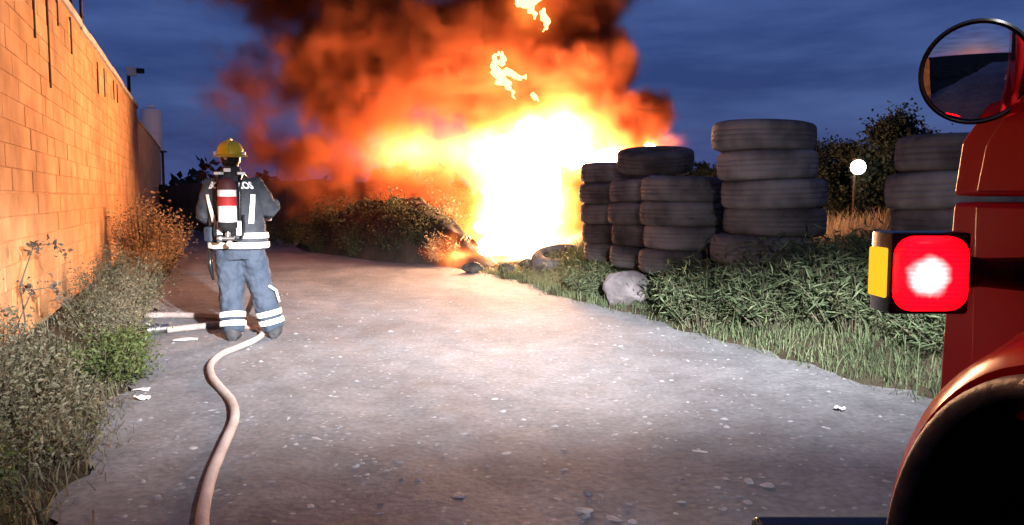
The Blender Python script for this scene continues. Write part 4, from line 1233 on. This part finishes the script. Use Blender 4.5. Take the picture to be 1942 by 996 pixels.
# breathing set on the back
ba = empty('breathing_apparatus', tuple(pe.matrix_basis @ Vector((-0.135, -0.17, 1.0))), R(8))
tag(ba, 'white air cylinder with red label strapped on the person\'s back', 'breathing set')
def B_(x, y_, z): return Vector((x + 0.135, y_ + 0.17, z - 1.0))
CR = 0.082
cyc = B_(-0.135, -0.30, 1.0)
q = MB(); q.box(tuple(B_(-0.135, -0.195, 1.26)), (0.2, 0.03, 0.5), ch=0.012); q.build('back_plate', M['black'], ba)
def ring_part(name, prof, m):
    q = MB(); q.lathe(prof, 32, Matrix.Translation((cyc.x, cyc.y, -1.0))); return q.build(name, m, ba, auto=50)
ring_part('cylinder', [(0.0, 1.12), (CR * 0.6, 1.12), (CR, 1.14), (CR, 1.43), (0, 1.44)], M['cyl'])
ring_part('label_band', [(CR + 0.001, 1.285), (CR + 0.002, 1.285), (CR + 0.002, 1.37), (CR + 0.001, 1.37)], M['cylred'])
ring_part('cylinder_head', [(CR, 1.431), (CR - 0.002, 1.47), (CR * 0.85, 1.51), (CR * 0.55, 1.535), (0, 1.545)], M['cyldark'])
ring_part('rubber_boot', [(0.0, 1.045), (CR * 0.55, 1.05), (CR + 0.004, 1.09), (CR + 0.005, 1.135), (CR, 1.138)], M['rubber'])
q = MB(); q.tube([cyc + Vector((0, 0, 0.05)), cyc + Vector((0, -0.01, -0.02))], [0.022, 0.026], 12); q.tube([cyc + Vector((-0.05, -0.02, -0.01)), cyc + Vector((0.06, -0.02, -0.01))], 0.02, 10); q.build('valve', M['chrome'], ba, auto=40)
q = MB(); q.lathe([(0.0, -0.02), (0.035, -0.02), (0.038, -0.01), (0.038, 0.01), (0.035, 0.02), (0.0, 0.02)], 16, Matrix.Translation(tuple(cyc + Vector((-0.07, -0.02, -0.01)))) @ Matrix.Rotation(R(90), 4, 'Y')); q.build('handwheel', M['chrome'], ba, auto=40)
q = MB(); q.lathe([(0.0, -0.012), (0.03, -0.012), (0.03, 0.012), (0.0, 0.012)], 16, Matrix.Translation(tuple(cyc + Vector((0.02, -0.03, -0.06)))) @ Matrix.Rotation(R(80), 4, 'X')); q.build('gauge', M['chrome'], ba, auto=40)
for s in (-1, 1):
    q = MB(); q.tube(smooth_path([B_(-0.135 + s * 0.09, -0.2, 1.05), B_(-0.14 + s * 0.1, -0.2, 1.3), B_(-0.14 + s * 0.1, -0.18, 1.48), B_(-0.14 + s * 0.1, -0.08, 1.575), B_(-0.14 + s * 0.11, 0.06, 1.55), B_(-0.14 + s * 0.12, 0.15, 1.42)]), 0.028, 8, flat=0.4); q.build('shoulder_strap', M['black'], ba, True)
    q = MB(); q.box(tuple(B_(-0.14 + s * 0.1, -0.12, 1.585)), (0.07, 0.06, 0.025), rz=s * 0.3, ch=0.006); q.build('strap_pad', M['reflect2'], ba)
    q = MB(); q.tube(smooth_path([cyc + Vector((s * 0.04, 0, 0.0)), cyc + Vector((s * 0.1, 0.03, -0.03)), cyc + Vector((s * 0.13, 0.06, 0.06)), cyc + Vector((s * 0.12, 0.1, 0.2))]), 0.012, 8); q.build('air_tube', M['black'], ba, True)
q = MB(); q.box(tuple(B_(-0.16, -0.14, 1.615)), (0.06, 0.03, 0.035), ch=0.006); q.build('top_tab', M['reflect2'], ba)
for s in (-1, 1):
    q = MB(); q.box(tuple(B_(-0.135 + s * 0.085, -0.24, 1.08)), (0.045, 0.02, 0.13), ch=0.005); q.build('clip', M['reflect2'], ba)


# ================================================================== fire truck
M['red'] = mat('red_truck_paint', (0.4, 0.008, 0.01), 0.2, (0.34, 0.006, 0.008), 3, spec=0.02)
M['steel'] = mat('dull_steel', (0.35, 0.34, 0.34), 0.45, metal=0.8)
M['glass'] = mat('dark_cab_glass', (0.006, 0.007, 0.008), 0.06, spec=0.6)
M['mirror'] = mat('mirror_glass', (0.85, 0.87, 0.9), 0.02, metal=1.0)
M['headlens'] = emat('headlight_lens', (1.0, 0.97, 0.92), 6.0)

TX0, TX1 = 0.86, 3.1
tk_ = empty('fire_truck', (1.98, 0.0, 0.0))
tag(tk_, 'red fire truck standing close by, its wheel arch and mirror showing', 'truck')
O = Vector((1.98, 0, 0))

def extr(name, prof, x0, x1, m, bev=0.03, parent=tk_, seg=3):
    """profile in (y, z), extruded along x."""
    bm = bmesh.new()
    a = [bm.verts.new((x0 - O.x, y_, z)) for y_, z in prof]
    f = bm.faces.new(a)
    r_ = bmesh.ops.extrude_face_region(bm, geom=[f])
    for v in [g_ for g_ in r_['geom'] if isinstance(g_, bmesh.types.BMVert)]: v.co.x = x1 - O.x
    bmesh.ops.recalc_face_normals(bm, faces=bm.faces)
    if bev: bmesh.ops.bevel(bm, geom=list(bm.edges), offset=bev, segments=seg, profile=0.5, affect='EDGES', clamp_overlap=True)
    for f in bm.faces: f.smooth = True
    me_ = bpy.data.meshes.new(name); bm.to_mesh(me_); bm.free(); me_.materials.append(m)
    o = link(bpy.data.objects.new(name, me_), parent)
    wnm = o.modifiers.new('w', 'WEIGHTED_NORMAL'); wnm.weight = 100; wnm.keep_sharp = False
    return o

# lower cab, split by the belt seam; the wheel well is left open below
AC, AZ, AR = 1.0, 0.6, 0.53                    # wheel arch centre (y, z) and radius
arc = [(AC + AR * math.cos(th), AZ + AR * math.sin(th)) for th in [math.pi * i / 20 for i in range(0, 21)]]
low = [(1.56, 0.62), (1.57, 1.0), (1.55, 1.352), (-1.2, 1.352), (-1.2, 0.5), (AC - AR, 0.5)] + arc[::-1]
extr('lower_cab', low, TX0, TX1, M['red'], 0.012)
up = [(1.552, 1.362), (1.53, 1.47), (1.47, 1.515), (1.36, 1.53), (1.0, 2.0), (0.9, 2.06), (-1.2, 2.06), (-1.2, 1.362)]
extr('upper_cab', up, TX0, TX1, M['red'], 0.012)
dr0 = extr('door', [(1.44, 0.99), (1.452, 1.345), (0.05, 1.345), (0.05, 0.99)], TX0 - 0.012, TX0 + 0.02, M['red'], 0.005)
extr('door_top', [(1.452, 1.37), (1.43, 1.455), (1.38, 1.5), (1.3, 1.51), (0.05, 1.51), (0.05, 1.37)], TX0 - 0.012, TX0 + 0.02, M['red'], 0.005)
extr('body_box', [(-1.25, 0.75), (-1.25, 2.3), (-5.6, 2.3), (-5.6, 0.75)], TX0 - 0.02, TX1 + 0.02, M['red'], 0.03)
extr('chassis', [(1.5, 0.45), (1.5, 0.6), (0.45, 0.6), (0.45, 0.72), (-5.5, 0.72), (-5.5, 0.45)], TX0 + 0.5, TX1 - 0.5, M['black'], 0.01)
# windscreen and side window, set proud of the shell
q = MB(); q.box((0, 1.193, 1.775), (1.9, 0.02, 0.5), mat4=Matrix.Rotation(R(37.4), 4, 'X'), ch=0.006)
q.build('windscreen', M['glass'], tk_)
q = MB(); q.add([Vector((TX0 - 0.006 - O.x, y_, z)) for y_, z in [(1.22, 1.58), (0.93, 1.96), (0.2, 1.96), (0.2, 1.58)]], [(0, 1, 2, 3)]); o = q.build('side_window', M['glass'], tk_)
s_ = o.modifiers.new('t', 'SOLIDIFY'); s_.thickness = 0.008; s_.offset = 0
q = MB(); q.box((TX0 - 0.012 - O.x, 0.35, 1.28), (0.025, 0.16, 0.035), ch=0.006); q.build('door_handle', M['chrome'], tk_)

# flared fender round the wheel arch
def flare(x_out, x_in, r_in, r_out, name, m, lip=0.02):
    vs, fs = [], []
    prof = [(x_in, r_out + 0.05), (x_in - 0.02, r_out + 0.035), (x_out + 0.05, r_out + 0.0), (x_out + 0.012, r_out - 0.02), (x_out, r_out - 0.05), (x_out, r_in + lip), (x_out + 0.012, r_in), (x_out + 0.05, r_in), (x_in, r_in)]
    k = 40; th0, th1 = R(-12), R(192)
    for j in range(k + 1):
        th = th0 + (th1 - th0) * j / k
        for (x_, r_) in prof:
            vs.append((x_ - O.x, AC + r_ * math.cos(th), AZ + r_ * math.sin(th)))
    p_ = len(prof)
    for j in range(k):
        for i in range(p_ - 1):
            fs.append((j * p_ + i, j * p_ + i + 1, (j + 1) * p_ + i + 1, (j + 1) * p_ + i))
    for j in (0, k): fs.append(tuple(j * p_ + i for i in range(p_)))
    q = MB(); q.add(vs, fs); return q.build(name, m, tk_, auto=55)
fd = flare(0.748, 0.875, 0.515, 0.585, 'fender', M['red'])
# rubber lip along the arch
vs, fs = [], []
q = MB()
q.tube([(0.745 - O.x, AC + 0.505 * math.cos(t_), AZ + 0.505 * math.sin(t_)) for t_ in [R(-12) + R(204) * i / 40 for i in range(41)]], 0.017, 8)
q.build('arch_lip', mat('arch_rubber', (0.05, 0.047, 0.046), 0.6, (0.09, 0.085, 0.08), 12, 0.2, spec=0.2), tk_, True)
# inner wheel well and wheel
q = MB(); q.lathe([(0.5, 0.0), (0.5, 0.62), (0.0, 0.62)], 40, Matrix.Translation((0.765 - O.x, AC, AZ)) @ Matrix.Rotation(R(90), 4, 'Y'), a0=0, a1=2 * math.pi); 
well = q.build('wheel_well', M['black'], tk_, auto=40)
def wheel(x, y_, side):
    q = MB()
    Mw = Matrix.Translation((x - O.x, y_, 0.47)) @ Matrix.Rotation(R(90) * side, 4, 'Y')
    q.lathe([(0.27, -0.13), (0.36, -0.145), (0.44, -0.135), (0.465, -0.1), (0.47, -0.04), (0.458, -0.035), (0.458, -0.025), (0.47, -0.02), (0.47, 0.02), (0.458, 0.025), (0.458, 0.035), (0.47, 0.04), (0.465, 0.1), (0.44, 0.135), (0.36, 0.145), (0.27, 0.13)], 44, Mw)
    w_ = q.build('wheel', M['rubber'], tk_, auto=40)
    q = MB(); q.lathe([(0.272, -0.12), (0.255, -0.1), (0.2, -0.04), (0.12, -0.03), (0.11, -0.1), (0.0, -0.105)], 32, Mw); q.build('rim', M['steel'], w_, auto=40)
wheel(1.0, AC, 1); wheel(2.95, AC, -1)
for y_ in (-3.9,):
    wheel(1.0, y_, 1); wheel(2.95, y_, -1)
# front bumper
bu = extr('bumper', [(1.60, 0.42), (1.60, 0.613), (1.79, 0.62), (1.82, 0.603), (1.82, 0.44), (1.79, 0.42)], 0.565, 3.4, M['black'], 0.012)
# headlights with glowing lenses
for x_ in (1.1, 2.86):
    q = MB(); q.lathe([(0.125, -0.03), (0.125, 0.02), (0.1, 0.035), (0.1, 0.028), (0.0, 0.03)], 28, Matrix.Translation((x_ - O.x, 1.575, 0.92)) @ Matrix.Rotation(R(-90), 4, 'X'))
    h_ = q.build('headlight', M['steel'], tk_, auto=40)
    q = MB(); q.lathe([(0.098, 0.026), (0.06, 0.042), (0.0, 0.047)], 24, Matrix.Translation((x_ - O.x, 1.575, 0.92)) @ Matrix.Rotation(R(-90), 4, 'X')); q.build('lens', M['headlens'], h_, True)
# unseen floodlight added on the cab roof to light the road and grass
FLX, FLY, FLZ = 1.05, 1.0, 2.24
q = MB(); q.box((FLX - O.x, FLY, FLZ), (0.26, 0.1, 0.17), ch=0.02); fl_ = q.build('added_roof_light', M['black'], tk_, auto=40)
q = MB(); q.box((FLX - O.x, FLY + 0.055, FLZ), (0.22, 0.012, 0.13), ch=0.004); q.build('lens', M['headlens'], fl_)
q = MB(); q.tube([(FLX - O.x, FLY, 2.06), (FLX - O.x, FLY, FLZ - 0.07)], 0.02, 8); q.build('stem', M['black'], fl_)
ld = bpy.data.lights.new('added_beam', 'SPOT'); ld.energy = 31000; ld.color = (1.0, 0.97, 0.97); ld.spot_size = R(150); ld.spot_blend = 0.3; ld.shadow_soft_size = 0.06
lo = link(bpy.data.objects.new('added_beam', ld), tk_)
lo.location = (FLX - O.x, FLY + 0.1, FLZ); lo.rotation_euler = (R(78), 0, R(8))
ld.use_nodes = True                            # wide flat beam, shaped to light the road and keep off the tyres
n, l = ld.node_tree.nodes, ld.node_tree.links
def lm(op, a, b=None, c=None, clamp=False):
    m_ = n.new('ShaderNodeMath'); m_.operation = op; m_.use_clamp = clamp
    for i_, v_ in enumerate((a, b, c)):
        if v_ is None: continue
        if isinstance(v_, (int, float)): m_.inputs[i_].default_value = v_
        else: l.new(v_, m_.inputs[i_])
    return m_.outputs[0]
def lstep(v_, a, b):
    m_ = n.new('ShaderNodeMapRange'); m_.interpolation_type = 'SMOOTHSTEP'; l.new(v_, m_.inputs['Value'])
    for nm_, q_ in (('From Min', a), ('From Max', b)):
        if isinstance(q_, (int, float)): m_.inputs[nm_].default_value = q_
        else: l.new(q_, m_.inputs[nm_])
    return m_.outputs['Result']
ge = n.new('ShaderNodeNewGeometry'); sx = n.new('ShaderNodeSeparateXYZ'); l.new(ge.outputs['Incoming'], sx.inputs[0])
sg = lm('SIGN', sx.outputs['Y'])
vx, vy, vz = (lm('MULTIPLY', sx.outputs[k_], sg) for k_ in 'XYZ')
dn = lm('MAXIMUM', lm('MULTIPLY', vz, -1.0), 0.0)
az = lm('ARCTAN2', vx, vy)
prof = lm('MINIMUM', lm('POWER', lm('DIVIDE', 0.3, lm('ADD', dn, 0.05)), 2.0), 1.0)
near_ = lm('SUBTRACT', 1.0, lm('MULTIPLY', lstep(dn, 0.33, 0.63), 0.95))
rt = lstep(az, R(-6), R(9))
c0 = lm('MULTIPLY_ADD', rt, -0.14, -0.1)
cut = lm('SUBTRACT', 1.0, lm('MULTIPLY', lstep(vz, lm('SUBTRACT', c0, 0.11), lm('ADD', c0, 0.03)), 0.985))
azr = lm('DIVIDE', lm('ADD', az, R(5)), R(35))
azf = lm('EXPONENT', lm('MULTIPLY', lm('MULTIPLY', azr, azr), -1.0))
em = n.get('Emission') or n.new('ShaderNodeEmission')
l.new(lm('MULTIPLY', lm('MULTIPLY', prof, near_), lm('MULTIPLY', cut, azf)), em.inputs['Strength'])

# wing lamp on the fender: box, red lens, amber side lens, bracket
LX, LY, LZ = 0.655, 1.25, 1.243
def wb(name, c, d_, m, ch, parent=tk_):
    q = MB(); q.box((c[0] - O.x, c[1], c[2]), d_, ch=ch); return q.build(name, m, parent, auto=30)
lamp = wb('wing_lamp', (0.646, 1.25, LZ), (0.124, 0.07, 0.128), M['black'], 0.007)
# red lens: rounded, domed towards the rear, bulb's hot spot painted into its emission
def lens_mat(name, edge_c, hot_c, edge_s, hot_s, c, r_):
    m = bpy.data.materials.new(name); m.use_nodes = True
    n, l = m.node_tree.nodes, m.node_tree.links
    p = n['Principled BSDF']; p.inputs['Base Color'].default_value = (*[v * 0.4 for v in edge_c], 1); p.inputs['Roughness'].default_value = 0.25
    tcn = n.new('ShaderNodeTexCoord'); sb = n.new('ShaderNodeVectorMath'); sb.operation = 'DISTANCE'; sb.inputs[1].default_value = c
    nz = n.new('ShaderNodeTexNoise'); nz.inputs['Scale'].default_value = 60
    l.new(tcn.outputs['Object'], nz.inputs['Vector'])
    l.new(tcn.outputs['Object'], sb.inputs[0])
    a = n.new('ShaderNodeMath'); a.operation = 'MULTIPLY_ADD'; a.inputs[1].default_value = 0.012; l.new(nz.outputs['Fac'], a.inputs[0]); l.new(sb.outputs['Value'], a.inputs[2])
    mr = n.new('ShaderNodeMapRange'); mr.interpolation_type = 'SMOOTHSTEP'; mr.inputs['From Min'].default_value = r_; mr.inputs['From Max'].default_value = r_ * 2.1; mr.inputs['To Min'].default_value = 1; mr.inputs['To Max'].default_value = 0
    l.new(a.outputs[0], mr.inputs['Value'])
    mc = n.new('ShaderNodeMixRGB'); mc.inputs['Color1'].default_value = (*edge_c, 1); mc.inputs['Color2'].default_value = (*hot_c, 1); l.new(mr.outputs[0], mc.inputs['Fac'])
    ms = n.new('ShaderNodeMapRange'); ms.inputs['To Min'].default_value = edge_s; ms.inputs['To Max'].default_value = hot_s; l.new(mr.outputs[0], ms.inputs['Value'])
    fo = n.new('ShaderNodeMapRange'); fo.inputs['From Min'].default_value = 0.03; fo.inputs['From Max'].default_value = 0.085; fo.inputs['To Min'].default_value = 1.0; fo.inputs['To Max'].default_value = 0.25; l.new(sb.outputs['Value'], fo.inputs['Value'])
    wv = n.new('ShaderNodeTexWave'); wv.bands_direction = 'Z'; wv.inputs['Scale'].default_value = 45; l.new(tcn.outputs['Object'], wv.inputs['Vector'])
    wr = n.new('ShaderNodeMapRange'); wr.inputs['To Min'].default_value = 0.75; wr.inputs['To Max'].default_value = 1.1; l.new(wv.outputs['Fac'], wr.inputs['Value'])
    f2 = n.new('ShaderNodeMath'); f2.operation = 'MULTIPLY'; l.new(fo.outputs[0], f2.inputs[0]); l.new(wr.outputs[0], f2.inputs[1])
    f3 = n.new('ShaderNodeMath'); f3.operation = 'MULTIPLY'; l.new(f2.outputs[0], f3.inputs[0]); l.new(ms.outputs[0], f3.inputs[1])
    ms = f3
    l.new(mc.outputs[0], p.inputs['Emission Color']); l.new(ms.outputs[0], p.inputs['Emission Strength'])
    return m
RC = (0.63 - O.x, 1.19, LZ - 0.002)
bm = bmesh.new(); bmesh.ops.create_cube(bm, size=1); bmesh.ops.scale(bm, vec=(0.114, 0.07, 0.117), verts=bm.verts)
bmesh.ops.bevel(bm, geom=list(bm.edges), offset=0.03, segments=5, profile=0.5, affect='EDGES')
bmesh.ops.translate(bm, vec=(0.645 - O.x, 1.222, LZ), verts=bm.verts)
for f in bm.faces: f.smooth = True
me = bpy.data.meshes.new('red_lens'); bm.to_mesh(me); bm.free(); me.materials.append(lens_mat('lit_red_lens', (1.0, 0.0006, 0.004), (1.0, 0.22, 0.22), 8.0, 9.0, RC, 0.02))
link(bpy.data.objects.new('red_lens', me), lamp)
q = MB(); q.box((0.584 - O.x, 1.251, LZ), (0.014, 0.052, 0.078), ch=0.004); q.build('amber_lens', emat('lit_amber_lens', (1.0, 0.5, 0.02), 1.3), lamp, auto=40)
q = MB(); q.tube([(0.70 - O.x, 1.262, LZ), (0.765 - O.x, 1.29, LZ - 0.005), (0.87 - O.x, 1.3, LZ - 0.01)], [0.03, 0.024, 0.03], 14); q.build('bracket', M['black'], lamp, True)

# round convex mirror on its arm
MC = Vector((0.808, 1.4, 1.578))
mr_ = MB()
Mm = Matrix.Translation(MC - O) @ Matrix.Rotation(R(-24), 4, 'Z') @ Matrix.Rotation(R(90 + 10), 4, 'X')
cap = [(0.083 * math.sin(a_) / math.sin(0.26), 0.32 * (math.cos(a_) - math.cos(0.26))) for a_ in [0.26 * (1 - i / 12) for i in range(13)]]
mo = mr_.lathe([(0.0, -0.035), (0.05, -0.03), (0.08, -0.012), (0.089, 0.0), (0.09, 0.006), (0.086, 0.009), (0.082, 0.006)], 48, Mm).build('mirror_housing', M['black'], tk_, auto=40)
q = MB(); q.lathe([(r_, z_ + 0.004) for r_, z_ in cap], 48, Mm); q.build('mirror_glass', M['mirror'], mo, True)
q = MB(); q.tube([(MC.x + 0.06 - O.x, MC.y + 0.03, MC.z + 0.005), (MC.x + 0.1 - O.x, MC.y + 0.02, MC.z + 0.02), (TX0 + 0.02 - O.x, 1.2, 1.6)], [0.012, 0.014, 0.014], 10); q.build('mirror_arm', M['chrome'], mo, True)
q = MB(); q.box((MC.x + 0.07 - O.x, MC.y - 0.012, MC.z + 0.006), (0.05, 0.03, 0.035), rz=0.3, ch=0.008); q.build('clamp', M['chrome'], mo)
